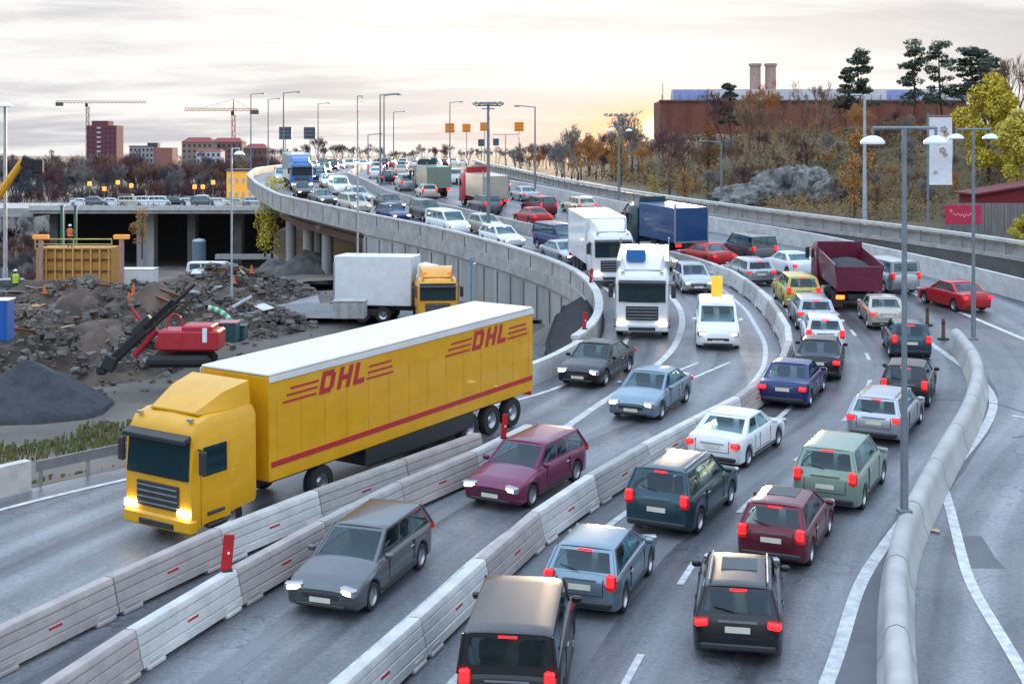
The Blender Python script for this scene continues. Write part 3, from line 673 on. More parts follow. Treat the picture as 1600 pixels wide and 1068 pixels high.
    d['handle'] = {s: MB().box((g1*.3+g2*.7-.35, s*(hw+.004), zb-.13), (.20, .03, .035), bev=.01).mesh('door_handle', [M_RIM]) for s in (-1, 1)}
    d['trim'] = MB().box((-L/2+.015, 0, (.80 if kind == 'sedan' else .88)+(.12 if kind in ('suv', 'van') else 0)), (.05, Wd*.42, .035)).mesh('chrome_strip', [M_RIM])
    d['intake'] = MB().box((L/2-.03, 0, .30), (.10, Wd*.66, .10), bev=.03).mesh('air_intake', [M_PLAS])
    d['mirror'] = {s: MB().box((g3-.30, s*(hw+.06), zb+.10), (.12, .20, .14), bev=.04).mesh('mirror', [M_PLAS]) for s in (-1, 1)}
    ty = MB().lathe((0, 0, 0), [(wr*.66, -.11), (wr*.96, -.11), (wr, -.07), (wr, .07), (wr*.96, .11), (wr*.66, .11), (wr*.66, -.11)], 20, 'Y')
    rm = MB().lathe((0, 0, 0), [(.01, .06), (wr*.2, .07), (wr*.6, .05), (wr*.66, .10)], 20, 'Y'); rm.lathe((0, 0, 0), [(.01, -.06), (wr*.2, -.07), (wr*.6, -.05), (wr*.66, -.10)], 20, 'Y')
    d['tyre'] = ty.mesh('tyre', [M_BLK], True); d['rim'] = rm.mesh('rim', [M_RIM], True); d['wheels'] = [(x, s*(hw-.13), wr) for x in wx for s in (-1, 1)]
    rr = MB()
    for s in (-1, 1): rr.tube((g1+.15, s*wt*.88, H+.02), (g2-.1, s*wt*.85, H+.02), .02, n=6)
    d['rack'] = rr.mesh('roof_rail', [M_STEEL]); d['sky'] = MB().box(((g1+g2)/2+.25, 0, H-.005), (.75, wt*1.1, .02)).mesh('sunroof', [M_GLASS])
    VM[kind] = d; return d
def orient(o, X, Y, hx, hy):
    """stand o on the sloping road at X, Y with its local +x along (hx, hy)"""
    s = (roadz(Y+1)-roadz(Y-1))/2; n = Vector((0, -s, 1)).normalized(); f = Vector((hx, hy, 0)); f = (f-n*f.dot(n)).normalized(); l = n.cross(f)
    o.rotation_euler = Matrix((f, l, n)).transposed().to_euler(); o.location = (X, Y, roadz(Y)+.014)
CARG = dict(out='cars driving away with red tail lights', inc='cars driving towards the camera with lit headlights')
def car(kind, pm, X, Y, hx, hy, label, way, lit=True, far=False, rack=False, sunroof=False, group=None, onroad=True, z=None):
    d = vmeshes(kind); nm = {'sedan': 'sedan_car', 'hatch': 'hatchback_car', 'estate': 'estate_car', 'suv': 'suv_car', 'van': 'small_van'}[kind]
    t = thing(nm, label, 'van' if kind == 'van' else 'car', (X, Y, 0), 0, group or CARG[way])
    if z is None: orient(t, X, Y, hx, hy)
    else: t.location = (X, Y, z); t.rotation_euler = (0, 0, math.atan2(hy, hx))
    body = part('body', d['body'], pm, t); cab = part('cabin', d['cabin'], pm, body); part('roof', d['roof'], pm, t)
    part('windscreen', d['windscreen'], M_CG, t); part('rear_window', d['rear_window'], M_CG, t); part('interior_trim', d['parcel'], M_SEAT, t)
    for m in d['sw']: part('side_window', m, M_CG, t)
    if not far:
        for m in d['seats']: part('seat', m, M_SEAT, t)
    for s in (-1, 1):
        q = part('tail_light', d['tail'][s], M_TAILD, t)
        if way == 'out' and lit: part('bulb', d['tbulb'][s], M_TAIL, q)
    for s in (-1, 1):
        q = part('headlight', d['head'][s], M_RIM, t)
        if way == 'inc' and lit: part('bulb', d['hbulb'][s], M_HEAD, q)
    if not far:
        part('number_plate', d['plate'], M_PLATE, t); part('rear_bumper', d['rbump'], M_PLAS, t); part('grille', d['grille'], M_PLAS, t)
        part('number_plate', d['fplate'], M_PLATE, t)
        if kind != 'sedan': part('high_brake_light', d['brake3'], M_TAIL if way == 'out' else M_TAILD, t)
        for s in (-1, 1): part('mirror', d['mirror'][s], pm, t); part('door_handle', d['handle'][s], M_RIM, t)
        part('chrome_strip', d['trim'], M_RIM, t)
        for q in d['seams']: part('panel_seam', q, M_PLAS, t)
        if d['wiper']: part('wiper', d['wiper'], M_PLAS, t)
        part('air_intake', d['intake'], M_PLAS, t)
        if rack: part('roof_rail', d['rack'], M_STEEL, t)
        if sunroof: part('sunroof', d['sky'], M_GLASS, t)
    for (x, y, r) in d['wheels']:
        w = thing('wheel', None, None, (x, y, r)); w.parent = t
        part('tyre', d['tyre'], M_BLK, w); part('rim', d['rim'], M_RIM, w)
    return t
def dirv(cs, Y, sgn):
    d = sum(c.d(Y)*w for c, w in cs); q = math.sqrt(1+d*d); return sgn*d/q, sgn*1/q
def place(kind, pm, px, py, h, way, cs, label, **kw):
    X, Y = gp(px, py, h); L = KIND[kind]['L']; hx, hy = dirv(cs, Y+(2 if way == 'out' else 2), 1 if way == 'out' else -1)
    s = 1 if way == 'out' else -1
    return car(kind, pm, X+s*hx*L/2, Y+s*hy*L/2, hx, hy, label, way, **kw)
P = dict(black=paint('black', (.008,.009,.012), 0, .35), silver=paint('silver', (.42,.45,.48), .7), white=paint('white', (.72,.73,.74), 0), blue=paint('navy_blue', (.02,.035,.13), .3),
 maroon=paint('maroon', (.13,.015,.03), .3), red=paint('red', (.42,.015,.02), .1), yellow=paint('pale_yellow', (.55,.46,.10), .1), steel=paint('steel_blue', (.20,.28,.34), .6), grey=paint('grey', (.12,.13,.14), .6),
 beige=paint('beige', (.50,.46,.38), .3), green=paint('sage_green', (.22,.30,.24), .3), dblue=paint('dark_teal', (.03,.07,.09), .5), purple=paint('wine', (.16,.02,.07), .3))
LM = [(XM, .75), (XB, .25)]; LR = [(XM, .3), (XB, .7)]
place('van', P['black'], 792, 1064, 1.0, 'out', [(XM, .3)], 'black van cut by the bottom frame edge beside the central barrier')
place('hatch', P['steel'], 905, 905, .88, 'out', LM, 'pale steel blue hatchback directly ahead of the black van')
place('suv', P['dblue'], 1025, 782, .95, 'out', LM, 'dark tall off-road car nearest the barrier ahead of the steel blue hatchback', rack=True)
place('sedan', P['white'], 1112, 690, .85, 'out', LM, 'white saloon ahead of the dark off-road car')
place('sedan', P['blue'], 1222, 603, .85, 'out', LM, 'navy blue saloon between the white saloon and the black saloon')
place('sedan', P['black'], 1277, 563, .85, 'out', LM, 'black saloon with bright red tail lights ahead of the navy saloon')
place('hatch', P['white'], 1290, 521, .9, 'out', LM, 'white hatchback right in front of the black saloon')
place('estate', P['silver'], 1276, 489, .9, 'out', LM, 'silver grey estate between the white hatchback and the yellow car')
place('suv', P['yellow'], 1256, 456, .95, 'out', LM, 'pale yellow tall car in the inner outbound lane')
place('estate', P['silver'], 1190, 424, .9, 'out', LM, 'silver estate ahead of the yellow car near the barrier bend')
place('sedan', P['red'], 1132, 397, .9, 'out', LM, 'red saloon just past the barrier bend behind the blue lorry', far=True)
place('estate', P['black'], 1152, 966, .95, 'out', [(XM, .2), (XB, .4)], 'black estate with dark sunroof nearest the bottom in the outer lane', sunroof=True, rack=True)
place('hatch', P['maroon'], 1204, 832, .9, 'out', LR, 'dark maroon hatchback directly ahead of the black estate', sunroof=True)
place('suv', P['green'], 1288, 744, 1.0, 'out', LR, 'sage green tall car ahead of the maroon hatchback')
place('estate', P['silver'], 1364, 652, .9, 'out', LR, 'silver estate with red flanks lit ahead of the green tall car', rack=True)
place('hatch', P['black'], 1412, 600, .9, 'out', LR, 'black hatchback beside the navy saloon in the outer lane')
place('hatch', P['dblue'], 1424, 530, .9, 'out', LR, 'dark teal hatchback near the two brown marker posts')
place('sedan', P['beige'], 1388, 488, .9, 'out', LR, 'beige white saloon behind the maroon tipper lorry')
place('sedan', P['white'], 1260, 412, .9, 'out', [(XR, 1)], 'white saloon left of the maroon tipper lorry', far=True)
place('van', P['silver'], 1416, 432, 1.0, 'out', [(XR, 1)], 'silver van beside the pale outer wall', far=True)
place('sedan', P['red'], 1528, 462, .9, 'out', [(XR, 1.6)], 'red saloon alone in the merging lane at the right', far=True)
place('van', P['grey'], 1195, 390, 1.0, 'out', [(XR, 1)], 'dark grey van between the blue lorry and the white saloon', far=True)
# incoming near cars
LI = [(XM, 1)]; LS = [(XL, .5), (XLINE, .5)]
place('estate', P['grey'], 500, 920, .66, 'inc', LI, 'dark grey estate with headlights, nearest of the cars between the block rows')
place('estate', P['purple'], 765, 758, .70, 'inc', LI, 'wine red estate with headlights beside the end of the block rows')
place('sedan', P['steel'], 985, 630, .66, 'inc', LI, 'steel blue saloon with headlights behind the wine red estate')
place('sedan', P['black'], 902, 580, .66, 'inc', LS, 'black saloon with headlights behind the yellow lorry')
place('van', P['white'], 1122, 522, .75, 'inc', LI, 'white roadworks van with a yellow beacon board in the inner bend')
place('hatch', P['silver'], 1092, 442, .66, 'inc', LI, 'silver hatchback with headlights in the bend beside the central barrier')
place('sedan', P['beige'], 1040, 408, .66, 'inc', LI, 'beige saloon with headlights behind the silver hatchback in the bend', far=True)
t = [o for o in COL.objects if o.get('label', '').startswith('white roadworks')][0]
bd = part('warning_board', MB().box((-.3, 0, 2.45), (.08, .5, .95), bev=.03), mat('amber_board', (.75,.45,.03), .5, emit=(1,.55,.05), es=.35), t)
# far incoming cars in two lanes along the viaduct
random.seed(4)
cols = [('white', P['white']), ('silver', P['silver']), ('grey', P['grey']), ('blue', P['blue']), ('white', P['white']), ('black', P['black']), ('beige', P['beige'])]
kinds = ['sedan', 'hatch', 'estate', 'suv', 'van']; knm = dict(sedan='saloon', hatch='hatchback', estate='estate', suv='tall car', van='van')
i = 0
for lane, f in (('outer', .30), ('inner', .66)):
    Y = 92.0 if f < .5 else 99
    k = 0
    while Y < 330:
        if f < .5 and 148 < Y < 170: Y = 172
        X = XL(Y)*(1-f)+XM(Y)*f; c1, c2 = XL.d(Y), XM.d(Y); d = c1*(1-f)+c2*f; q = math.sqrt(1+d*d)
        cn, pm = cols[(i*3+1) % 7]; kd = kinds[(i*2) % 5]
        car(kd, pm, X, Y, -d/q, -1/q, '%s %s with headlights, %s in the %s oncoming viaduct lane' % (cn, knm[kd], ORD[k], lane), 'inc', far=True, group='oncoming cars on the viaduct')
        i += 1; k += 1; Y += random.uniform(9, 13)*(1 if Y < 170 else 1.5)/q
for lane, f in (('inner', .25), ('middle', .52), ('outer', .8)):
    Y = {'inner': 106, 'middle': 104, 'outer': 116}[lane]; k = 0
    while Y < 330:
        if lane == 'inner' and 128 < Y < 142: Y = 144
        if lane == 'middle' and 142 < Y < 160: Y = 162
        X = XM(Y)*(1-f)+XR(Y)*f; d = XM.d(Y)*(1-f)+XR.d(Y)*f; q = math.sqrt(1+d*d)
        cn, pm = (cols+[('red', P['red']), ('maroon', P['maroon'])])[(i*4+2) % 9]; kd = kinds[(i*3) % 5]
        car(kd, pm, X, Y, d/q, 1/q, '%s %s with red tail lights, %s in the distant %s outbound lane' % (cn, knm[kd], ORD[k], lane), 'out', far=True, group='distant outbound cars')
        i += 1; k += 1; Y += random.uniform(9, 15)*(1 if Y < 170 else 1.6)/q

# ---- lorries
def lorry_wheels(t, xs, hw, r=.5):
    ty = MB().lathe((0, 0, 0), [(r*.55, -.15), (r*.96, -.15), (r, -.1), (r, .1), (r*.96, .15), (r*.55, .15), (r*.55, -.15)], 22, 'Y').mesh('tyre', [M_BLK], True)
    rm = MB().lathe((0, 0, 0), [(.01, .10), (r*.2, .10), (r*.3, .04), (r*.55, .12)], 18, 'Y'); rm.lathe((0, 0, 0), [(.01, -.10), (r*.2, -.10), (r*.3, -.04), (r*.55, -.12)], 18, 'Y'); rm = rm.mesh('rim', [M_RIM], True)
    for x in xs:
        for s in (-1, 1):
            w = thing('wheel', None, None, (x, s*(hw-.2), r)); w.parent = t; part('tyre', ty, M_BLK, w); part('rim', rm, M_RIM, w)
def cab(t, xf, pm, H=3.3, W=2.45, L=2.2, lit=True, visor=None, deflect=True, headz=.75, back=None):
    """tractor cab whose front is at x = xf"""
    hw = W/2; rings = []
    for x, z0, zt, w in ((xf-L, .75, H, hw*.97), (xf-L+.1, .72, H+.02, hw), (xf-.7, .60, H, hw), (xf-.28, .50, H-.12, hw*.985), (xf-.08, .45, H-.35, hw*.95), (xf, .45, 2.0, hw*.93), (xf+.0, .45, 1.6, hw*.93)):
        rings.append([(x, -w*.98, z0), (x, -w, z0+.3), (x, -w, zt-.25), (x, -w*.9, zt-.02), (x, 0, zt+.03), (x, w*.9, zt-.02), (x, w, zt-.25), (x, w, z0+.3), (x, w*.98, z0)])
    mb = MB().loft(rings[:-1]); body = part('cab_body', mb, pm, t, True)
    ws = MB(); ws.quad((xf+.03, -hw*.88, 1.72), (xf+.03, hw*.88, 1.72), (xf-.12, hw*.86, H-.62), (xf-.12, -hw*.86, H-.62)); ws.box((xf-.06, 0, 2.2), (.16, W*.87, 1.0), ry=-.10, bev=.02); ws.f.pop(0); ws.mi.pop(0)
    part('windscreen', ws, M_GLASS, t)
    for s in (-1, 1): part('side_window', MB().box((xf-.75, s*(hw+.004), 2.15), (.85, .03, .75), bev=.01), M_GLASS, t)
    part('grille', MB().box((xf+.01, 0, 1.2), (.07, W*.6, .65), bev=.02), M_PLAS, t)
    for k in range(4): part('grille_bar', MB().box((xf+.06, 0, .98+k*.15), (.03, W*.56, .035)), M_STEEL, t)
    part('bumper', MB().box((xf-.05, 0, .55), (.28, W*.98, .38), bev=.06), pm, t)
    for s in (-1, 1):
        part('headlight', MB().box((xf+.06, s*(hw-.30), headz-.02), (.10, .42, .20), bev=.03), M_HEAD if lit else M_RIM, t)
        part('mirror', MB().box((xf-.12, s*(hw+.20), 2.2), (.14, .22, .62), bev=.04), M_PLAS, t)
    part('sun_visor', MB().box((xf+.05, 0, H-.50), (.30, W*.88, .14), ry=.3, bev=.02), visor or M_PLAS, t)
    for s in (-1, 1):
        part('door', MB().box((xf-.78, s*(hw+.001), 1.55), (1.02, .02, 1.95), bev=.008), pm, t)
        part('step', MB().box((xf-.75, s*(hw-.02), .50), (.62, .16, .10), bev=.02).box((xf-.75, s*(hw+.01), .82), (.60, .12, .08), bev=.02), M_PLAS, t)
        part('wiper', MB().tube((xf+.05, s*.15, 1.72), (xf+.02, s*.80, 1.98), .018, n=5), M_PLAS, t)
        part('mirror_arm', MB().tube((xf-.2, s*hw*.98, 2.5), (xf-.12, s*(hw+.2), 2.5), .025, n=5), M_PLAS, t)
        part('marker_lamp', MB().box((xf-.25, s*hw*.72, H-.06), (.10, .16, .06)), M_RIM, t)
    part('lower_grille', MB().box((xf+.08, 0, .50), (.06, W*.5, .16), bev=.02), M_PLAS, t)
    if deflect:
        w = hw*.86; r2 = [[(xf-L+.05, -w, H), (xf-L+.05, w, H), (xf-L+.05, w*.95, H+.62), (xf-L+.05, -w*.95, H+.62)], [(xf-L+.9, -w*.95, H), (xf-L+.9, w*.95, H), (xf-L+.9, w*.85, H+.45), (xf-L+.9, -w*.85, H+.45)], [(xf-.55, -w*.8, H), (xf-.55, w*.8, H), (xf-.55, w*.7, H+.05), (xf-.55, -w*.7, H+.05)]]
        part('air_deflector', MB().loft(r2), pm, t, True)
    return body
def chassis(t, x0, x1, z=.95): part('chassis', MB().box(((x0+x1)/2, 0, z-.1), (x1-x0, 1.0, .28)).box(((x0+x1)/2-.5, 0, .62), ((x1-x0)*.35, 2.2, .45), bev=.05), M_PLAS, t)
# big yellow articulated lorry
LY = paint('lorry_yellow', (.68,.34,.006), 0, .42)
M_LRED = mat('livery_red', (.45,.02,.03), .5, var=.1)
M_ROOF = mat('white_tarpaulin', (.66,.67,.68), .5, var=.08, scale=1)
X, Y = -9.0, 35.9
fx, fy = Vector((-.535, -.845)).normalized()
t = thing('articulated_lorry', 'big yellow articulated lorry with red stripe and white roof', 'lorry', (X, Y, 0)); orient(t, X-fx*8.2, Y-fy*8.2, fx, fy)
cab(t, 8.2, LY, 3.25, 2.5, 2.3, headz=.9)
part('trailer_box', MB().box((-1.3, 0, 2.45), (13.4, 2.5, 2.85), bev=.04), LY, t)
part('trailer_roof', MB().box((-1.3, 0, 3.915), (13.42, 2.46, .07), bev=.02), M_ROOF, t)
parts_each('roof_edge_rail', MB().box((-1.3, 1.262, 3.80), (13.42, .03, .15)).box((-1.3, -1.262, 3.80), (13.42, .03, .15)), M_ROOF, t)
parts_each('red_stripe', MB().box((-1.3, 1.257, 1.50), (13.3, .016, .15)).box((-1.3, -1.257, 1.50), (13.3, .016, .15)), M_LRED, t)
lg = MB()
def letters(x0, sgn):
    h = .62; sh = .32; yy = sgn*1.258
    def bar(a, b, c, d):                       # in letter space: x grows along reading direction
        pts = [(a+sh*c, c), (b+sh*c, c), (b+sh*d, d), (a+sh*d, d)]
        q = [(x0+sgn*-1*u*1.0, yy, 3.02+v) for u, v in pts]; lg.quad(*[(p[0], yy+sgn*.006, p[2]) for p in q])
    for a in (0, .78, 1.5):
        if a == 0: bar(0, .17, 0, h); bar(.17, .5, 0, .15); bar(.17, .5, h-.15, h); bar(.42, .60, .1, h-.1)
        elif a == .78: bar(.78, .95, 0, h); bar(1.18, 1.35, 0, h); bar(.95, 1.18, .24, .38)
        else: bar(1.5, 1.67, 0, h); bar(1.67, 2.0, 0, .15)
    for k in range(3): bar(-1.5+.1*k, -.12, .04+.17*k, .10+.17*k); bar(2.12, 3.4-.1*k, .04+.17*k, .10+.17*k)
for sgn in (-1, 1):
    letters(3.4, sgn) if sgn > 0 else letters(1.4, sgn)
    letters(-4.2, sgn) if sgn > 0 else letters(-6.2, sgn)
parts_each('livery_lettering', lg, M_LRED, t)
rb = MB()
for k in range(14): rb.box((-7.7+k*.985, 1.252, 2.4), (.03, .006, 1.62)); rb.box((-7.7+k*.985, -1.252, 2.4), (.03, .006, 1.62))
parts_each('side_rib', rb, mat('rib_yellow', (.62,.31,.006), .5), t)
parts_each('side_skirt', MB().box((-1.5, 1.22, .78), (5.6, .04, .5)).box((-1.5, -1.22, .78), (5.6, .04, .5)), M_PLAS, t)
parts_each('trailer_door', MB().box((-8.02, .62, 2.45), (.05, 1.18, 2.7)).box((-8.02, -.62, 2.45), (.05, 1.18, 2.7)), LY, t)
for s in (-1, 1): part('tail_light', MB().box((-8.03, s*.95, .92), (.06, .4, .13)), M_TAILD, t)
chassis(t, -8, 6); lorry_wheels(t, (6.9, 3.2, -4.2, -5.5, -6.8), 1.25)
LORG = 'lorries driving towards the camera'
def boxlorry(px, py, h, way, cs, cabm, boxm, label, boxL=8.5, boxH=3.9, Hc=3.1, roofthing=None, z=None, hv=None, XY=None, lit=True):
    L = boxL+2.3; X, Y = gp(px, py, h) if XY is None else XY
    sg = 1 if way == 'out' else -1
    hx, hy = dirv(cs, Y+(3 if way == 'out' else 4), sg) if hv is None else hv
    t = thing('box_lorry', label, 'lorry', (X, Y, 0), 0, 'lorries on the motorway')
    cx_, cy_ = (X-hx*L/2, Y-hy*L/2) if way == 'inc' else (X+hx*L/2, Y+hy*L/2)
    if z is None: orient(t, cx_, cy_, hx, hy)
    else: t.location = (cx_, cy_, z); t.rotation_euler = (0, 0, math.atan2(hy, hx))
    cab(t, L/2, cabm, Hc, 2.45, 2.0, lit=lit and way == 'inc')
    part('cargo_box', MB().box((-L/2+boxL/2, 0, 1.05+(boxH-1.05)/2), (boxL, 2.5, boxH-1.05), bev=.05), boxm, t)
    part('box_frame', MB().box((-L/2+.0, 0, 1.1), (.08, 2.52, .12)).box((-L/2, 1.24, 2.4), (.08, .08, 2.6)).box((-L/2, -1.24, 2.4), (.08, .08, 2.6)), M_STEEL, t)
    for s in (-1, 1): part('tail_light', MB().box((-L/2-.03, s*.98, .9), (.08, .4, .18)), M_TAIL if way == 'out' else M_TAILD, t)
    chassis(t, -L/2+.1, L/2-1.5); lorry_wheels(t, (L/2-1.3, -L/2+1.8, -L/2+3.1), 1.25)
    return t
t = boxlorry(1003, 505, .75, 'inc', [(XL, .5), (XLINE, .5)], P['white'], P['silver'], 'white lorry with grey box and blue roof sign in the bend', 6.5, 3.35)
part('roof_sign', MB().box((3.5, -.3, 3.75), (.25, .9, .55), bev=.05), paint('sign_blue', (.03,.17,.45), 0), t)
t = boxlorry(958, 428, .75, 'inc', [(XL, .5), (XLINE, .5)], P['white'], P['white'], 'second white lorry following close behind the first in the bend', 6.2, 3.8, hv=(.12, -.99))
t = boxlorry(472, 288, .75, 'inc', [(XL, 1)], paint('bright_blue', (.03,.16,.42), 0), paint('pale_blue_box', (.36,.46,.58), 0), 'blue cabbed lorry with pale box far up the viaduct', 9.0)
for px, py, cm, bm_, lab, bh in ((1080, 383, P['dblue'], paint('lorry_blue', (.015,.06,.17), 0), 'blue boxed lorry driving away beyond the barrier bend', 3.4),
                                 (775, 314, P['red'], P['beige'], 'red and beige lorry driving away on the far road', 3.2), (686, 296, P['dblue'], P['green'], 'dark green lorry driving away farthest off', 3.2)):
    boxlorry(px, py, .9, 'out', [(XM, .4), (XR, .6)], cm, bm_, lab, 5.2, bh)
# maroon tipper lorry
X, Y = gp(1342, 466, .8); hx, hy = dirv([(XM, .5), (XB, .5)], Y+2, 1); t = thing('tipper_lorry', 'maroon tipper lorry with open load body and orange lights', 'lorry', (X, Y, 0), 0, None)
orient(t, X+hx*3.9, Y+hy*3.9, hx, hy); MR = paint('tipper_maroon', (.13,.012,.035), .1, .45)
cab(t, 3.9, MR, 2.9, 2.45, 1.9, lit=False, deflect=False)
tb = MB(); r = []
for x, zt in ((-3.9, 2.5), (1.7, 2.75)): r.append([(x, -1.05, 1.15), (x, -1.25, zt), (x, -1.17, zt), (x, -.98, 1.25), (x, .98, 1.25), (x, 1.17, zt), (x, 1.25, zt), (x, 1.05, 1.15)])
part('load_body', tb.loft(r), MR, t)
part('tailboard', MB().box((-3.95, 0, 1.8), (.08, 2.3, 1.25), bev=.02), MR, t); part('front_board', MB().box((1.75, 0, 2.1), (.08, 2.4, 1.9)), MR, t)
ld = MB(); n = 10
for a in range(n):
    for b in range(n): x = -3.8+5.4*a/(n-1); y = -1.1+2.2*b/(n-1); ld.v.append((x, y, 2.05+.45*math.sin(PI*a/(n-1))*math.sin(PI*b/(n-1))+.12*n3(x, y, 0, 2)))
for a in range(n-1):
    for b in range(n-1): i_ = a*n+b; ld.f.append((i_, i_+n, i_+n+1, i_+1)); ld.mi.append(0)
part('gravel_load', ld, M_GRAV, t)
for s in (-1, 1):
    part('tail_light', MB().box((-3.95, s*.95, .85), (.1, .42, .2), bev=.02), mat('orange_lamp', (.6,.1,.01), .3, emit=(1,.14,.02), es=3), t); part('mud_flap', MB().box((-3.6, s*1.0, .55), (.04, .5, .5)), M_PLAS, t)
chassis(t, -3.8, 3); lorry_wheels(t, (2.7, -1.3, -2.6), 1.25)

# lorries on the lower road
zl = -.1
t = boxlorry(0, 0, 0, 'inc', None, P['white'], P['white'], 'white box lorry on the lower road below the retaining wall', 4.9, 4.1, 3.0, z=zl, hv=(.985, -.17), XY=(-3.7, 87.0), lit=False)
OR_ = paint('works_orange', (.72,.33,.03), 0)
t = boxlorry(0, 0, 0, 'inc', None, OR_, paint('orange_tipper', (.42,.22,.04), 0), 'orange yellow lorry facing the camera on the lower road', 4.5, 2.6, 3.0, z=zl, hv=(.12, -.99), XY=(-4.4, 83.5), lit=False)
for s in (-1, 1): part('roof_beacon', MB().lathe((2.6, s*.7, 3.15), [(.01, .2), (.09, .18), (.1, 0)], 10), mat('beacon', (.6,.08,.02), .3, emit=(1,.15,.03), es=.8), t)
random.seed(9)

# ------------------------------------------------------------------ red markers, bollards, litter
def marker(px, py, h, label, H=.75, base=.86, group='red marker posts on the barriers', W_=.17, XY=None):
    X, Y = gp(px, py, h) if XY is None else XY
    t = thing('marker_post', label, 'marker post', (X, Y, roadz(Y)+base), .3, group)
    part('panel', MB().box((0, 0, H/2), (W_, .05, H), ry=.09, bev=.015), M_RED, t); part('foot', MB().box((0, 0, .02), (.22, .14, .04)), M_PLAS, t)
    part('reflector', MB().box((.02, -.035, H*.5), (.05, .02, .05)), M_DOME, t)
X, Y = gp(340, 893, .9); marker(0, 0, 0, 'red marker post leaning on the near block row', .82, .86, W_=.24, XY=(RB(31.3), 31.3))
marker(0, 0, 0, 'dark red marker post at the far end of the block rows', .75, .86, XY=(RB(43.0), 43.0))
marker(0, 0, 0, 'red marker post on the pale wall above the black sheeting', .75, .95, XY=(XL(61.6)-.25, 61.6))
marker(0, 0, 0, 'red marker post at the tip of the parapet curve', .75, .95, XY=(XL(76)-.25, 76))
for (px, py, lab) in ((1449, 508, 'left one of two brown bollards in the gore'), (1474, 530, 'right one of two brown bollards in the gore')):
    X, Y = gp(px, py); t = thing('bollard', lab, 'bollard', (X, Y, roadz(Y)), 0, 'brown bollards in the gore')
    part('post', MB().tube((0, 0, .05), (0, 0, .95), .09, .07, 10), mat('bollard_brown', (.13,.06,.045), .6), t); part('foot', MB().lathe((0, 0, 0), [(.28, 0), (.27, .05), (.1, .08)], 14), M_BLK, t)
    part('reflective_band', MB().tube((0, 0, .68), (0, 0, .80), .085, .083, 10), mat('band_dark', (.05,.03,.03), .4), t)
X, Y = gp(1452, 828); mb = MB()
for a in range(5):
    for b in range(4): mb.v.append((X+.09*a+.03*b-.2, Y-.08*a+.06*b, roadz(Y)+.03+.05*abs(n3(a*3.1, b*2.7, 1, .6))))
for a in range(4):
    for b in range(3): i_ = a*4+b; mb.f.append((i_, i_+4, i_+5, i_+1)); mb.mi.append(0)
solo('paper_scrap', mb, mat('yellowed_paper', (.60,.50,.28), .8), 'yellowed scrap of paper lying on the ramp beside the lamp foot', 'litter', (X, Y, roadz(Y)))

# ------------------------------------------------------------------ lamps and masts
def dome(mb, c, r): mb.lathe(c, [(.01, r*.62), (r*.35, r*.58), (r*.7, r*.42), (r*.93, r*.18), (r, 0), (r*.97, -.03), (r*.2, -.04), (.01, -.04)], 18)
def dome_lamp(px, Y, ztop, zb, heads, label, arm=.85, r=.3, pole=.075, m=M_POLE, ang=0, group='dome street lamps'):
    X = (px-800)*Y/F; t = thing('street_lamp', label, 'street lamp', (X, Y, zb), ang, group); h = ztop-zb
    part('pole', MB().tube((0, 0, 0), (0, 0, h*.25), pole*1.35, pole*1.3, 12).tube((0, 0, h*.25), (0, 0, h), pole, pole*.75, 12), m, t, True)
    a = MB(); lo_, hi_ = min(list(heads)+[0]), max(list(heads)+[0]); a.tube((lo_*arm, 0, h), (hi_*arm, 0, h), .045, n=8)
    for s in heads: a.tube((s*arm, 0, h+.02), (s*arm, 0, h-.18), .04, n=8)
    part('arm', a, m, t)
    for s in heads: mb = MB(); dome(mb, (s*arm, 0, h-.38), r); part('lamp_dome', mb, M_DOME, t, True)
    part('foot', MB().box((0, 0, .05), (.34, .34, .1), bev=.02), m, t)
    return t
zb = roadz(35.6)+.85
dome_lamp(1413, 35.6, CAMH+40*35.6/F, zb, (-1, 1), 'tall twin dome lamp standing on the near end of the rounded barrier', .80, .31)
dome_lamp(1521, 59.5, CAMH+38*59.5/F, roadz(59.5)+.85, (-1, 1), 'farther twin dome lamp on the rounded barrier beside the bollards', .72, .32)
dome_lamp(362, 92, CAMH+8*92/F, -1.7, (1,), 'tall single dome lamp beside the construction site', .5, .36, m=M_POLEL)
dome_lamp(559, 96, CAMH+90*96/F, -1.7, (1,), 'tall pale lamp mast in front of the white box lorry', .3, .14, m=M_POLEL)
def mast(px, Y, ytop, base, label, arm=1.6, sgn=1, m=M_POLE, head=.55, heads=None, r=.09):
    X = (px-800)*Y/F; z1 = CAMH+(HY-ytop)*Y/F; zb = base; t = thing('lamp_mast', label, 'street lamp', (X, Y, zb), 0, 'tall lamp masts along the motorway'); h = z1-zb
    part('pole', MB().tube((0, 0, 0), (0, 0, h), r*1.25, r*.7, 8), m, t, True)
    for s in (heads or (sgn,)):
        part('arm', MB().tube((0, 0, h-.05), (s*arm, 0, h+.12), .05, n=6), m, t)
        part('lamp_head', MB().box((s*(arm+head*.4), 0, h+.08), (head, .28, .16), bev=.05), m, t)
rz_ = roadz
def rbz(px, Y): return roadz(Y)
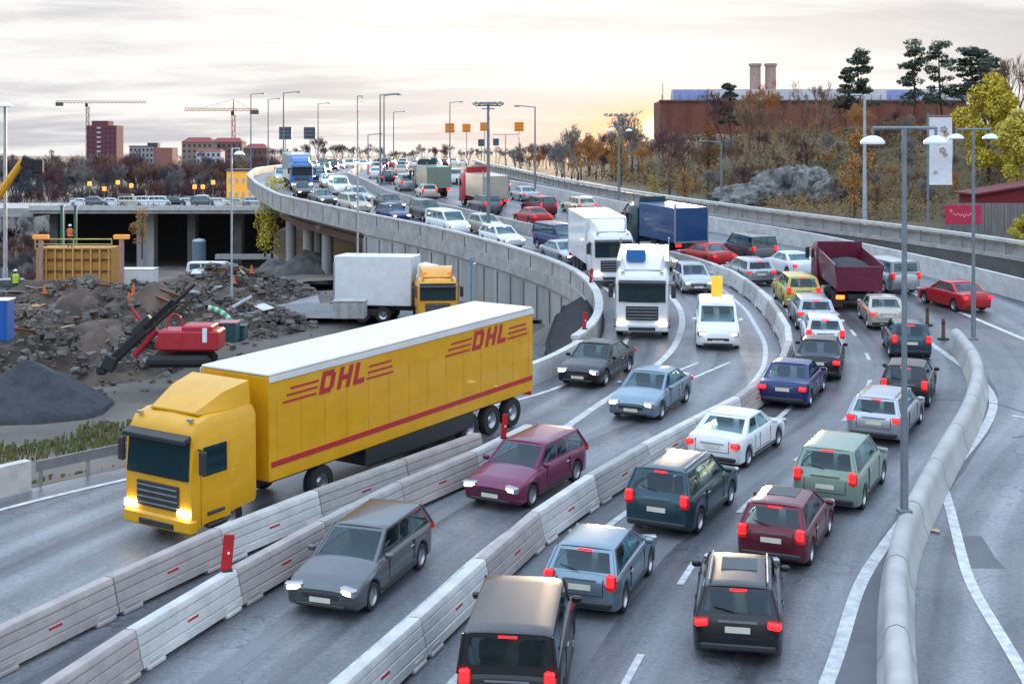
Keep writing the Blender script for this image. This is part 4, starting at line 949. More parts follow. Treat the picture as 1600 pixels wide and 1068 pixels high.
for a in ((392, 210, 147, 1, 'thin lamp mast behind the tower crane, leftmost by the viaduct'), (419, 230, 155, 1, 'slim lamp mast right of the leftmost mast by the viaduct'),
          (443, 170, 145, 1, 'lamp mast above the left grey signal panel'), (497, 240, 162, 1, 'faint short lamp mast behind the blue lorry'),
          (594, 150, 148, 1, 'left pole of the close pair of masts'), (600, 165, 149, 1, 'right pole of the close pair of masts'),
          (615, 240, 175, 1, 'faint mast right of the close pair'), (703, 220, 160, 1, 'mast above the leftmost orange panel'),
          (836, 140, 167, -1, 'lamp mast with arm pointing left beside the far parapet'), (575, 200, 210, 1, 'low mast with pale heads between the taller masts'),
          (1028, 150, 218, -1, 'lamp mast in front of the brick corner'), (1127, 135, 222, -1, 'lamp mast left of the rock outcrop')):
    px, Y, yt, sg, lab = a; X = (px-800)*Y/F
    zb_ = roadz(Y) if X < XF(Y) else TR(X, Y)
    mast(px, Y, yt, zb_-.1, lab, 1.6, sg)
X = (1350-800)*112/F; mast(1351, 112, 150, TR(X, 112)-.1, 'thick pale lamp mast in front of the hillside pines', .3, -1, m=M_POLEL, head=.9, r=.15)
def crown_mast(px, Y, ytop, base, label, w=2.2):
    X = (px-800)*Y/F; z1 = CAMH+(HY-ytop)*Y/F; t = thing('floodlight_mast', label, 'floodlight mast', (X, Y, base), 0, 'floodlight masts with crowns'); h = z1-base
    part('pole', MB().tube((0, 0, 0), (0, 0, h), .16, .1, 10), M_POLE, t, True)
    part('crown_frame', MB().box((0, 0, h-.1), (w, .1, .1)).box((0, 0, h-.1), (.1, w*.6, .1)).box((0, 0, h-.35), (w*.5, .1, .08)), M_POLE, t)
    for s in (-1, -.6, -.2, .2, .6, 1): part('floodlight', MB().box((s*w/2, 0, h+.08), (.42, .5, .2), ry=s*.35, bev=.03), M_STEEL, t)
crown_mast(763, 108, 163, roadz(108), 'floodlight mast on the central reservation among the orange panels', 2.0)
crown_mast(967, 150, 180, roadz(150), 'floodlight mast in front of the glowing trees', 2.8)
t = dome_lamp(967, 128, CAMH+42*128/F, roadz(128)+.3, (-1, 1), 'twin lamp in front of the floodlight mast by the parapet', .9, .32)
dome_lamp(8, 180, CAMH+78*180/F, low(180)-.3, (-1, 0), 'grey lamp mast cut by the left frame edge', .6, .9, pole=.25, m=M_POLEL)
dome_lamp(790, 210, CAMH+30*210/F, roadz(210), (-1, 1), 'small twin lamp right of the floodlight mast far off', 1.8, .3)
dome_lamp(736, 97, CAMH-(403-HY)*97/F, -1.8, (1,), 'short pale blue lamp post below the retaining wall', .25, .12, m=mat('blue_post', (.12,.33,.48), .5), pole=.06)
# small dome lamps behind the bridge, lit amber lanterns
M_AMB = mat('amber_lantern', (.7,.3,.05), .4, emit=(1,.36,.06), es=.9)
for i, (px, py) in enumerate(((140, 287), (163, 295), (184, 285), (205, 290), (304, 292), (317, 292), (333, 285))):
    Y = 330; X = (px-800)*Y/F; z1 = CAMH+(HY-py)*Y/F; t = thing('lantern', 'amber lit lantern behind the back bridge, %s from the left' % ORD[i], 'street lamp', (X, Y, low(Y)), 0, 'amber lanterns behind the back bridge')
    part('pole', MB().tube((0, 0, 0), (0, 0, z1-low(Y)), .1, n=6), M_POLE, t); part('lantern_box', MB().box((0, 0, z1-low(Y)), (.9, .5, 1.0), bev=.1), M_AMB, t)
# signal panels
def panel(px, Y, py, w, hgt, m, label, lit=False, base=None):
    X = (px-800)*Y/F; z1 = CAMH+(HY-py)*Y/F; base = roadz(Y) if base is None else base
    t = thing('signal_panel', label, 'road sign', (X, Y, base), 0, 'square signal panels above the motorway'); h = z1-base
    part('post', MB().tube((0, 0.12, 0), (0, .12, h), .07, .05, 6), M_POLE, t)
    part('panel', MB().box((0, 0, h), (w, .22, hgt), bev=.04), m[0], t)
    gmb = MB()
    for i in range(3): gmb.box((0, -.125, h-hgt*.3+i*hgt*.3), (w*.8, .03, hgt*.13))
    parts_each('slot', gmb, m[1], t)
PG = (mat('panel_grey', (.12,.14,.17), .5), mat('slot_dark', (.06,.07,.085), .6))
PO = (mat('panel_orange_glow', (.45,.18,.02), .5, emit=(1,.33,.03), es=.22), mat('slot_brown_glow', (.25,.12,.03), .6, emit=(1,.25,.02), es=.12))  # orange emission stands in for sunlight coming through the panels from behind
panel(446, 200, 208, 1.8, 1.8, PG, 'left grey signal panel above the blue lorry'); panel(484, 200, 208, 1.7, 1.7, PG, 'right grey signal panel above the blue lorry')
for px, py, lab, w in ((703, 200, 'leftmost orange signal panel', 1.55), (729, 200, 'orange signal panel second from the left', 1.35), (757, 198, 'orange signal panel touching the floodlight mast', 1.4), (811, 198, 'brightest orange signal panel, farthest right', 1.5)):
    panel(px, 225, py, w, w, PO, lab)
panel(752, 260, 223, 1.2, 1.3, PG, 'small grey panel left below the floodlight crown'); panel(775, 260, 222, 1.1, 1.3, PG, 'small grey panel right of the floodlight mast')

# ------------------------------------------------------------------ trees
def grow(mb, p, d, L, r, depth, rnd, spread, tw, up=.15, minr=.018):
    n = 2; q = p
    for k in range(n):
        d2 = (d+Vector((rnd.uniform(-1, 1), rnd.uniform(-1, 1), rnd.uniform(-.6, 1)))*.16).normalized(); e = q+d2*L/n
        mb.tube(q, e, max(minr, r*(1-.25*k)), max(minr, r*(1-.25*(k+1))), 3 if depth < 4 else 5, False); q = e; d = d2
    if depth == 0: return
    nb = rnd.choice((2, 3, 3)) if depth > 1 else 3
    for k in range(nb):
        v = Vector((rnd.uniform(-1, 1), rnd.uniform(-1, 1), rnd.uniform(-.3, .8))); dn = (d+v*spread+Vector((0, 0, up))).normalized()
        st = p.lerp(q, rnd.uniform(.55, 1))
        grow(mb, st, dn, L*rnd.uniform(.62, .86), r*.62, depth-1, rnd, spread, tw, up, minr)
def bare_tree(seed, H, mt, label, name='bare_tree', depth=6, spread=.62, minr=.02):
    rnd = random.Random(seed); t = thing(name, label, 'tree'); tr = MB()
    th = H*.22; tr.tube((0, 0, -.6), (0, 0, th*.5), .02*H, .016*H, 7).tube((0, 0, th*.5), (.1, 0, th*1.0), .016*H, .013*H, 7)
    part('trunk', tr, M_WOOD, t); cr = MB()
    for k in range(3): grow(cr, Vector((.1, 0, th*.92)), Vector((rnd.uniform(-.4, .4), rnd.uniform(-.4, .4), 1)).normalized(), H*.22, .010*H, depth, rnd, spread, mt, .12, minr)
    part('crown', cr, mt, t); return t
def clump(mb, c, r, n, rnd, s, flat=1.0):
    for _ in range(n):
        v = Vector((rnd.gauss(0, 1), rnd.gauss(0, 1), rnd.gauss(0, 1)*flat)); v = v.normalized()*r*rnd.uniform(.4, 1)**.6; v.z *= flat
        p = Vector(c)+v; a = Vector((rnd.uniform(-1, 1), rnd.uniform(-1, 1), rnd.uniform(-1, 1))).normalized(); b = a.orthogonal().normalized(); k = s*rnd.uniform(.6, 1.3)
        mb.quad(p-a*k, p-b*k*.6, p+a*k, p+b*k*.6)
def leafy_tree(seed, H, mt, label, name='leafy_tree', rad=.3, n=1700, s=.16, base=.28, gaps=.3):
    rnd = random.Random(seed); t = thing(name, label, 'tree'); tr = MB(); tr.tube((0, 0, -.6), (0, 0, H*.35), .018*H, .013*H, 7)
    br = MB()
    cs = []
    for k in range(22):
        a = rnd.uniform(0, 2*PI); f = rnd.uniform(0, 1); z = H*(base+(1-base)*f); w = H*rad*(math.sin(PI*min(1, .18+f*.82))**.7); rr = w*rnd.uniform(.2, 1)
        c = Vector((math.cos(a)*rr, math.sin(a)*rr, z*.95)); cs.append(c); tr.tube((0, 0, H*(.2+.45*f)), c, .007*H, .002*H, 4, False)
    part('trunk', tr, M_WOOD, t); cr = MB()
    for c in cs: clump(cr, c, H*rnd.uniform(.07, .13), n//22, rnd, s)
    part('crown', cr, mt, t); return t
def pine_tree(seed, H, label):
    rnd = random.Random(seed); t = thing('pine_tree', label, 'tree'); tr = MB(); p = Vector((0, 0, -.8)); pts = [p]
    for k in range(6): p = p+Vector((rnd.uniform(-.2, .2), rnd.uniform(-.2, .2), H/6.2)); pts.append(p)
    for k in range(6): tr.tube(pts[k], pts[k+1], .016*H*(1-k*.13), .016*H*(1-(k+1)*.13), 7, False)
    cr = MB()
    for k in range(32):
        f = rnd.uniform(.40, 1.0); i = min(5, int(f*6)); b = pts[i].lerp(pts[i+1], f*6-i) if f < 1 else pts[6]; a = rnd.uniform(0, 2*PI); l = H*.17*(1.15-f*.8)*rnd.uniform(.4, 1.2)
        e = b+Vector((math.cos(a)*l, math.sin(a)*l, rnd.uniform(-.1, .35)*l)); tr.tube(b, e, .004*H, .002*H, 4, False); clump(cr, e, H*rnd.uniform(.045, .075), 110, rnd, .16, .55)
    clump(cr, pts[6], H*.06, 90, rnd, .15, .7)
    part('trunk', tr, M_PTRUNK, t); part('crown', cr, M_PINE, t); return t
PR = {}
used = set()
def tree(key, mk, X, Y, z, rz, label, group, sc=1.0):
    if key not in PR: PR[key] = mk(); o = PR[key]; o.location = (X, Y, z); o.rotation_euler[2] = rz; o.scale = (sc,)*3; props(o, label, None, group); return o
    return copy_thing(PR[key], (X, Y, z), rz, label, group, sc)
mkB = {'b1': lambda: bare_tree(1, 12, M_TWIG, ''), 'b2': lambda: bare_tree(2, 12, M_TWIGR, ''), 'b3': lambda: bare_tree(3, 12, M_TWIGR, '', spread=.75), 'b4': lambda: bare_tree(4, 12, M_TWIGG, '', spread=.8),
       'b5': lambda: bare_tree(5, 12, mat('bluish_twigs', (.075,.075,.09), .9, scale=.5), '', spread=.8), 'bo': lambda: bare_tree(6, 9, M_TWIGO, '', depth=6, spread=.8), 'tall': lambda: bare_tree(8, 14, M_TWIG, '', spread=.42, depth=5),
       'yo': lambda: leafy_tree(11, 9, M_OLEAF, '', 'ochre_tree', .22, 1500, .15), 'ye': lambda: leafy_tree(12, 10, M_YLEAF, '', 'yellow_tree', .36, 7500, .17, .2), 'la': lambda: leafy_tree(13, 9, M_YLEAF, '', 'larch_tree', .15, 1500, .15, .1)}
rnd = random.Random(77)
# belt behind the back bridge
kd = {'b5': 'dark bluish', 'b1': 'brown', 'b2': 'reddish', 'b3': 'broad reddish', 'b4': 'grey', 'bo': 'rusty', 'yo': 'ochre'}
for i in range(126):
    row = i % 3; px = -30+ (i//3)*11.2+rnd.uniform(-6, 6); Y = 345+row*38+rnd.uniform(-8, 8); k = rnd.choice(['b2', 'b3', 'b1', 'b2', 'b5', 'b4'] if px > 140 else ['b5', 'b5', 'b4', 'b5', 'b3'])
    X = (px-800)*Y/F; sc = rnd.uniform(.8, 1.15)*(1+.12*row)*(.85 if row == 0 else 1.08); pos = 'front' if row == 0 else ('middle' if row == 1 else 'rear')
    zone = 'left of the tower' if px < 130 else ('under the tower block' if px < 290 else 'near the second crane')
    tree(k, mkB[k], X, Y, low(Y)-(2.6 if row else 3.4), rnd.uniform(0, 6), '%s leafless tree, %s row behind the back bridge, %s' % (kd[k], pos, zone), '%s leafless trees, %s row of the belt, %s' % (kd[k], pos, zone), sc)
# low line of trees across the far middle
for i in range(34):
    px = 425+i*14+rnd.uniform(-5, 5); Y = 470+rnd.uniform(0, 90); X = (px-800)*Y/F; k = rnd.choice(['b3', 'b2', 'b1']); side_ = 'left' if px < 620 else 'right'
    sc = rnd.uniform(.55, .85)*(1.25 if 470 < px < 600 else 1)
    tree(k, mkB[k], X, Y, 5.3, rnd.uniform(0, 6), '%s leafless skyline tree, %s of the close mast pair' % (kd[k], side_), '%s skyline trees %s of the close mast pair' % (kd[k], side_), sc)
# hillside trees on the right
def onhill(px, Y): X = (px-800)*Y/F; return X, Y, TR(X, Y)-.15
for i in range(18):                              # bushes in front of the low sun
    px = 868+i*8.2+rnd.uniform(-5, 5); Y = 158+rnd.uniform(0, 40); X, Y, z = onhill(px, Y); 
    if X < XF(Y)+2: continue
    k = rnd.choice(['bo', 'bo', 'b4', 'yo', 'bo']); sc = rnd.uniform(.55, .85)*(.75+.45*(px-868)/160)  # orange kinds favoured here: their colour carries the backlight of the sun
    tree(k, mkB[k], X, Y, z, rnd.uniform(0, 6), '%s small tree against the low sun left of the hall' % kd[k], '%s small trees against the low sun' % kd[k], sc)
for i in range(46):
    px = 1052+(i % 23)*19.5+rnd.uniform(-7, 7); Y = (150 if i < 23 else 178)+rnd.uniform(-6, 12); X, Y, z = onhill(px, Y); topy = rnd.uniform(165, 215) if rnd.random() < .82 else rnd.uniform(115, 155); k = rnd.choice(['b1', 'b1', 'b4', 'b3', 'tall', 'bo', 'yo'])
    kk = dict(kd, tall='tall slender brown')[k]; sc = (CAMH+(HY-topy)*Y/F-z)/dict(b1=12.6, b4=11.5, b3=11.5, tall=13.5, bo=9, yo=9)[k]
    zone = 'left of the rocks' if px < 1150 else ('above the rocks' if px < 1320 else 'right of the rocks'); rw = 'front' if i < 23 else 'rear'
    tree(k, mkB[k], X, Y, z, rnd.uniform(0, 6), '%s tree in the %s hillside row %s' % (kk, rw, zone), '%s hillside trees, %s row, %s' % (kk, rw, zone), sc)
for px, Y, yt, seed, lab in ((1345, 165, 60, 3, 'slender pine rising above the brick hall'), (1322, 172, 92, 4, 'shorter pine just left of the slender pine'), (1428, 170, 46, 5, 'left pine of the tall pair on the right'), (1470, 172, 46, 6, 'right pine of the tall pair'), (1522, 165, 58, 7, 'dense pine behind the yellow tree'), (1545, 175, 68, 8, 'dark pine leaning right behind the yellow tree'), (1143, 185, 118, 9, 'lone pine above the roof at the left of the hall')):
    X, Y, z = onhill(px, Y); H = CAMH+(HY-yt)*Y/F-z; t = pine_tree(seed, H*.97, lab); t.location = (X, Y, z); t['group'] = 'pines on the hilltop'; 
    if seed in (7, 8): t.scale = (1.6, 1.6, 1)
for px, Y, sc, k, lab in ((1545, 128, .98, 'ye', 'large yellow leafed tree above the red barn'), (1590, 122, .82, 'ye', 'yellow tree cut by the right frame edge'), (1600, 95, .30, 'ye', 'low yellow bush at the right edge by the fence'), (1070, 132, .42, 'yo', 'small ochre tree by the parapet'), (1022, 138, .36, 'la', 'small yellow bush by the parapet left of the ochre tree'),
                          (1335, 122, .62, 'yo', 'ochre bush right of the rocks behind the thick mast'), (1345, 130, .8, 'yo', 'ochre tree behind the thick pale mast')):
    X, Y, z = onhill(px, Y); tree(k, mkB[k], X, Y, z, rnd.uniform(0, 6), lab, None, sc)
for px, Y, sc, k, lab in ((425, 150, 1.0, 'la', 'yellow larch beside the viaduct pier'), (414, 170, .8, 'la', 'thinner yellow larch left of the pier larch'), (222, 165, .62, 'yo', 'ochre bush in front of the back bridge')):
    X = (px-800)*Y/F; tree(k, mkB[k], X, Y, (CAMH-(395-HY)*Y/F) if k == 'la' else CAMH-(400-HY)*Y/F, 1, lab, None, sc)
for px, yt, lab in ((1592, 40, 'bare thin tree at the upper right edge'), (1572, 60, 'bare thin tree left of the edge tree'), (1276, 100, 'bare slender tree above the hall roof'), (1297, 112, 'thin bare tree right of the slender one')):
    X, Y, z = onhill(px, 168); H = CAMH+(HY-yt)*Y/F-z; tree('tall', mkB['tall'], X, Y, z, px, lab, 'slender bare trees on the hilltop', H/15)
for i in range(130):
    px = 1040+(i*7.3) % 450+rnd.uniform(-6, 6); Y = rnd.uniform(124, 150); X, Y, z = onhill(px, Y)
    if X-XF(Y) < 13 or (1120 < px < 1325 and Y < 143): continue
    k = rnd.choice(['bo', 'b1', 'b1', 'b4', 'b3', 'yo']); zone = 'left of the rocks' if px < 1150 else ('above the rocks' if px < 1320 else 'right of the rocks')
    tree(k, mkB[k], X, Y, z-.5, rnd.uniform(0, 6), '%s shrub low on the slope %s' % (kd[k], zone), '%s shrubs on the slope %s' % (kd[k], zone), rnd.uniform(.22, .38))
for i in range(34):
    px = 802+i*4.6+rnd.uniform(-4, 4); Y = rnd.uniform(175, 300); X, Y, z = onhill(px, Y)
    if X < XF(Y)+3: continue
    k = rnd.choice(['bo', 'b4', 'b1', 'b3']); tree(k, mkB[k], X, Y, z-.3, rnd.uniform(0, 6), '%s low bush beside the distant outbound road' % kd[k], '%s low bushes beside the distant outbound road' % kd[k], rnd.uniform(.3, .5))
for i in range(26):
    px = -25+i*4.2; Y = 245+(i*31 % 75); X = (px-800)*Y/F; k = ['b2', 'b5', 'b3', 'bo', 'b4'][i % 5]
    tree(k, mkB[k], X, Y, TL(X, Y)-1.0, i*2, '%s tree on the far valley slope at the left edge' % kd[k], '%s trees on the far valley slope' % kd[k], .55+.06*(i % 4))
for i in range(20):
    px = -15+i*4.6; Y = 175+(i*37 % 60); X = (px-800)*Y/F; k = ['b2', 'b5', 'bo', 'b1', 'b4'][i % 5]
    tree(k, mkB[k], X, Y, TL(X, Y)-.3, i, '%s shrub in the valley left of the orange formwork' % kd[k], '%s shrubs in the valley left of the formwork' % kd[k], .42+.05*(i % 4))
# undergrowth on the hill as ground cover
ug = MB(); r2 = random.Random(5)
for i in range(7000):
    px = r2.uniform(900, 1620); Y = r2.uniform(118, 190); X = (px-800)*Y/F
    if X-XF(Y) < 12: continue
    z = TR(X, Y); clump(ug, (X, Y, z+r2.uniform(.1, .7)), r2.uniform(.35, .9), 7, r2, .15)
solo('undergrowth', ug, mat('dry_undergrowth', (.27,.14,.05), .9, scale=.12, col2=(.045,.06,.02), island=True), 'brown and green undergrowth covering the hillside', 'undergrowth', (30, 150, 8), kind='stuff')
gv = MB()
for i in range(9000):
    Y = r2.uniform(42, 63); X = r2.uniform(-27, -8)
    if X > XL(Y)-1.2 or n3(X, Y, 2, .25) < .02: continue
    z = TL(X, Y); h = r2.uniform(.12, .38); a = r2.uniform(0, PI); gv.quad((X-.05*math.cos(a), Y-.05*math.sin(a), z-.02), (X+.05*math.cos(a), Y+.05*math.sin(a), z-.02), (X+.07, Y+r2.uniform(-.1, .1), z+h), (X+r2.uniform(-.1, .05), Y, z+h*.9))
solo('verge_grass', gv, mat('verge_green', (.10,.14,.03), .9, scale=.3, col2=(.15,.11,.045), island=True), 'tufted green and brown grass on the verge at the left', 'grass', (-16, 52, -1), kind='stuff')

# ------------------------------------------------------------------ rocks, heaps, site
def boulder(name, c, r, seed, m, label, cat='rock', group=None, amp=.35, sub=4):
    import bmesh
    bm = bmesh.new(); bmesh.ops.create_icosphere(bm, subdivisions=sub, radius=1)
    rq = random.Random(seed*17+3); pl_ = []
    for _ in range(22):
        nn = Vector((rq.gauss(0, 1), rq.gauss(0, 1), rq.gauss(0, 1)*.8)).normalized(); pl_.append((nn, rq.uniform(.62, .98)))
    for v in bm.verts:
        p = v.co.copy(); kk = min([dd/max(.05, nn.dot(p)) for nn, dd in pl_ if nn.dot(p) > .05]+[1.15]); k = 1+amp*.35*noise.noise(p*1.3+Vector((seed*3.1, 0, 0)))+amp*.5*noise.noise(p*3.1+Vector((0, seed, 0)))+amp*.3*abs(noise.noise(p*6+Vector((seed, 0, 2))))
        k *= 1+.22*abs(noise.noise(Vector((p.x*2.2+seed, p.y*2.2, p.z*.7))))-.10*abs(noise.noise(Vector((p.x*7, p.y*7+seed, p.z*2))))
        v.co = Vector((p.x*r[0], p.y*r[1], p.z*r[2]))*k*kk
    me = bpy.data.meshes.new(name); bm.to_mesh(me); bm.free(); me.materials.append(m)
    o = bpy.data.objects.new(name, me); COL.objects.link(o); o.location = c; return props(o, label, cat, group)
for i, (px, py, Y, r, lab) in enumerate(((1178, 312, 137, (4.0, 2, 1.7), 'low dark rock at the left foot of the outcrop'), (1218, 300, 140, (3.8, 2.4, 2.5), 'sloping grey rock face left of the pale rock'), (1262, 298, 138, (2.4, 2, 2.9), 'pale cracked rock face in the middle of the outcrop'), (1294, 308, 135, (2.3, 1.8, 2.0), 'dark rock at the right of the outcrop'), (1236, 280, 148, (4.2, 3, 1.3), 'mossy upper rock shelf above the outcrop'), (1155, 320, 134, (2.6, 1.5, 1.0), 'lowest flat rock beside the service road'))):
    p = ray(px, py, Y); boulder('rock_outcrop', p, r, i+1, M_ROCK, lab, 'rock', 'rocks of the hillside outcrop')
def mound(name, px, Y, rx, ry_, h, m, label, cat='heap', rough=.25, seed=0, n=44, zb=None):
    X = (px-800)*Y/F; zb = TL(X, Y) if zb is None else zb; mb = MB()
    for a in range(n+1):
        for b in range(n+1):
            u = -1+2*a/n; v = -1+2*b/n; rr = math.hypot(u, v); k = max(0, 1-rr)**.85 if rr < 1 else 0; x = u*rx; y = v*ry_
            z = h*k*(1+.25*n3(x+seed, y, 0, .35)) + rough*h*(n3(x, y+seed, 1, .45)*.55+n3(x, y, seed, 1.2)*.22+n3(x, y, seed, 2.6)*.06)*min(1, k*3) - .3*(k == 0)-.1
            mb.v.append((x, y, z))
    for a in range(n):
        for b in range(n): i_ = a*(n+1)+b; mb.f.append((i_, i_+n+1, i_+n+2, i_+1)); mb.mi.append(0)
    o = solo(name, mb, m, label, cat, (X, Y, zb), smooth=True, world=False); return o
mound('gravel_heap', 34, 66, 4.2, 4.2, 2.2, M_GRAV, 'dark conical gravel heap at the left edge', rough=.22)
mound('earth_heap', 40, 78, 10, 8, 3.3, M_SOIL, 'brown churned earth heap behind the gravel heap', rough=.55, seed=3, n=70)
mound('earth_heap', 210, 86, 11, 9, 4.0, M_SOIL, 'long brown earth heap behind the drilling rig', rough=.6, seed=9, n=70)
mound('earth_heap', 120, 98, 12, 8, 3.4, M_SOIL, 'grey brown rubble heap in front of the orange formwork', rough=.6, seed=14, n=70)
mound('earth_heap', 330, 104, 8, 7, 3.0, M_SOIL, 'rounded brown heap behind the red generator', rough=.3, seed=21, n=60)
mound('gravel_slope', 800, 67, 4.4, 9, 2.7, mat('slope_gravel', (.17,.17,.17), .95, scale=1.5, col2=(.08,.08,.085), bump=1, bscale=5), 'pale gravel slope between the retaining wall and motorway edge', 'slope', rough=.12, seed=2)
mound('rocky_bank', 478, 135, 7, 7, 2.8, mat('dark_bank', (.13,.12,.11), .95, scale=.8, col2=(.035,.035,.035), bump=1, bscale=2), 'rocky bank around the viaduct piers', 'bank', rough=.5, seed=6, n=60)
rb = MB(); r3 = random.Random(8)
def stone(mb, c, s, rnd_):
    i = len(mb.v); pts = []
    for sx in (-1, 1):
        for sy in (-1, 1):
            for sz in (-1, 1): pts.append(Vector((sx*rnd_.uniform(.5, 1), sy*rnd_.uniform(.5, 1), sz*rnd_.uniform(.3, .8)))*s)
    M_ = Matrix.Rotation(rnd_.uniform(0, 6), 3, 'Z') @ Matrix.Rotation(rnd_.uniform(-.6, .6), 3, 'X')
    mb.v += [tuple(Vector(c)+M_ @ Vector((p.x*1.2, p.y*.85, p.z))) for p in pts]
    for q in ((0,1,3,2),(4,6,7,5),(0,4,5,1),(2,3,7,6),(0,2,6,4),(1,5,7,3)): mb.f.append(tuple(i+k for k in q)); mb.mi.append(0)
HEAPS = [((40-800)*78/F, 78, 10, 8, 3.3), ((210-800)*86/F, 86, 11, 9, 4.0), ((120-800)*98/F, 98, 12, 8, 3.4), ((330-800)*104/F, 104, 8, 7, 3.0)]
for i in range(7000):
    hx_, hy_, rx, ry_, hh = r3.choice(HEAPS); a = r3.uniform(0, 2*PI); q = r3.uniform(0, 1)**.6; X = hx_+math.cos(a)*rx*q; Y = hy_+math.sin(a)*ry_*q
    stone(rb, (X, Y, TL(X, Y)+hh*(1-q)**.85+r3.uniform(-.1, .2)), r3.choice((.05, .07, .09, .12, .16, .28)), r3)
for i in range(900):
    Y = r3.uniform(62, 125); X = XL(Y)-r3.uniform(7, 45); stone(rb, (X, Y, TL(X, Y)+.03), r3.choice((.06, .1, .15, .2)), r3)
solo('rubble', rb, mat('mixed_rubble', (.22,.19,.165), .9, scale=.22, col2=(.028,.023,.02), island=True), 'scattered grey rubble stones over the earth heaps', 'rubble', (-25, 90, 0), kind='stuff')
# gravel access track
mb = MB()
for i in range(14):
    Y = 92+i*3.0; c = (445-800)*Y/F-(i-7)*.05; 
    for s in (-2.2, -1, 0, 1, 2.2): mb.v.append((c+s*1.0, Y, max(TL(c+s, Y), -1.7)+.12))
for i in range(13):
    for k in range(4): j = i*5+k; mb.f.append((j, j+1, j+6, j+5)); mb.mi.append(0)
struct('gravel_track', mb, mat('pale_track', (.27,.27,.275), .9, scale=.8, col2=(.17,.17,.175), bump=.5, bscale=4), True)
# lower road
mb = MB()
for i in range(20):
    X = -34+i*2.1
    for k in range(4):
        Y = 88+k*3-.5+.15*(-X)*.5; 
        mb.v.append((X, Y, -.02-.004*0+1.3*(S01(-25, -13, X)-1)))
for i in range(19):
    for k in range(3): j = i*4+k; mb.f.append((j, j+4, j+5, j+1)); mb.mi.append(0)
struct('lower_road', mb, mat('lower_asphalt', (.12,.125,.13), .6, scale=.4), True)
# black sheeting on the slope
def tarp():
    mb = MB(); n = 26; m_ = 10
    for i in range(n):
        y = 60.5+(77.5-60.5)*i/(n-1)
        for j in range(m_):
            d = .50+2.3*j/(m_-1)*(.45+.55*math.sin(PI*i/(n-1))); X = XL(y)-d
            z = max(roadz(y)-.10-(d-.62)*.55, TL(X, y)+.10)+.05*n3(X*2, y*2, 0, 1)
            mb.v.append((X, y, z))
    for i in range(n-1):
        for j in range(m_-1): q = i*m_+j; mb.f.append((q, q+1, q+m_+1, q+m_)); mb.mi.append(0)
    # thickness: a rolled edge
    for i in range(n-1): mb.tube(mb.v[i*m_+m_-1], mb.v[(i+1)*m_+m_-1], .12, n=6)
    return mb
tp = solo('black_sheeting', tarp(), mat('black_sheet', (.012,.013,.018), .75, scale=2, spec=.2), 'black sheeting draped over the slope inside the parapet curve', 'sheeting', (XL(69)-2, 69, 2), smooth=True)
md = tp.modifiers.new('thickness', 'SOLIDIFY'); md.thickness = .04
# drilling rig
X, Y = (262-800)*70/F, 70.0; z0 = TL(X, Y)
t = thing('drilling_rig', 'red drilling rig with a black lattice mast leaning to the right', 'drilling rig', (X, Y, z0)); RR = mat('rig_red', (.45,.02,.035), .45, var=.15)
def lp(px, py, Y_=70): v = ray(px, py, Y_); return v-Vector((X, Y, z0))
part('hull', MB().box(lp(300, 532)+Vector((0, 0, .1)), (3.0, 1.8, 1.0), bev=.1), RR, t)
part('engine_hood', MB().box(lp(313, 520), (1.5, 1.7, .9), bev=.08), RR, t); part('hood_vent', MB().box(lp(326, 520)+Vector((0, -.9, 0)), (.22, .06, .7)), M_DOME, t)
part('nose', MB().box(lp(262, 538), (1.0, 1.2, .55), ry=.25, bev=.08), RR, t)
a, b = lp(172, 566), lp(298, 450); ms = MB(); dv = (b-a); up_ = Vector((-dv.z, 0, dv.x)).normalized()*.18; sd_ = Vector((0, .18, 0))
for s1 in (-1, 1):
    for s2 in (-1, 1): ms.tube(a+up_*s1+sd_*s2, a+dv*.82+up_*s1+sd_*s2, .055, n=6)
for k in range(14):
    p, q = a+dv*.82*k/14, a+dv*.82*(k+1)/14
    for s2 in (-1, 1): ms.tube(p+up_+sd_*s2, q-up_+sd_*s2, .03, n=4); ms.tube(p-up_+sd_*s2, q+up_+sd_*s2, .03, n=4)
ms.tube(a+dv*.8, b+dv*.06, .11, .08, 6); ms.box(a+dv*.42+up_*.2, (dv.length*.8, .28, .16), ry=-math.atan2(dv.z, dv.x)); ms.box(a+dv*.25, (dv.length*.38, .5, .42), ry=-math.atan2(dv.z, dv.x), bev=.05); part('mast', ms, M_BLK, t)
part('drill_head', MB().box(a+dv*.45+up_*1.6, (1.1, .45, .4), ry=-math.atan2(dv.z, dv.x), bev=.05), M_PLAS, t)
part('hydraulic_ram', MB().tube(lp(262, 535), a+dv*.5, .09, n=8).tube(lp(240, 545), a+dv*.3, .07, n=8), M_BLK, t)
part('red_boom', MB().tube(lp(210, 555), lp(245, 515), .16, n=8).tube(lp(205, 480), lp(222, 505), .08, n=8), RR, t)
hs = MB()
for k in range(16):
    a1, a2 = PI*1.25*k/16-.9, PI*1.25*(k+1)/16-.9; c = lp(275, 515); hs.tube(c+Vector((math.cos(a1)*.42, -.2, math.sin(a1)*.8)), c+Vector((math.cos(a2)*.42, -.2, math.sin(a2)*.8)), .05, n=6)
part('hose', hs, RR, t)
for s in (-1, 1): part('crawler_track', MB().box(lp(285, 556)+Vector((0, s*.8, -.15)), (3.2, .45, .6), bev=.22), M_BLK, t)
part('clamp', MB().box(a+Vector((0, 0, 0)), (.7, .6, .8), ry=.4, bev=.08).box(a+Vector((-.4, 0, -.35)), (.5, .5, .5), bev=.1), M_PLAS, t)
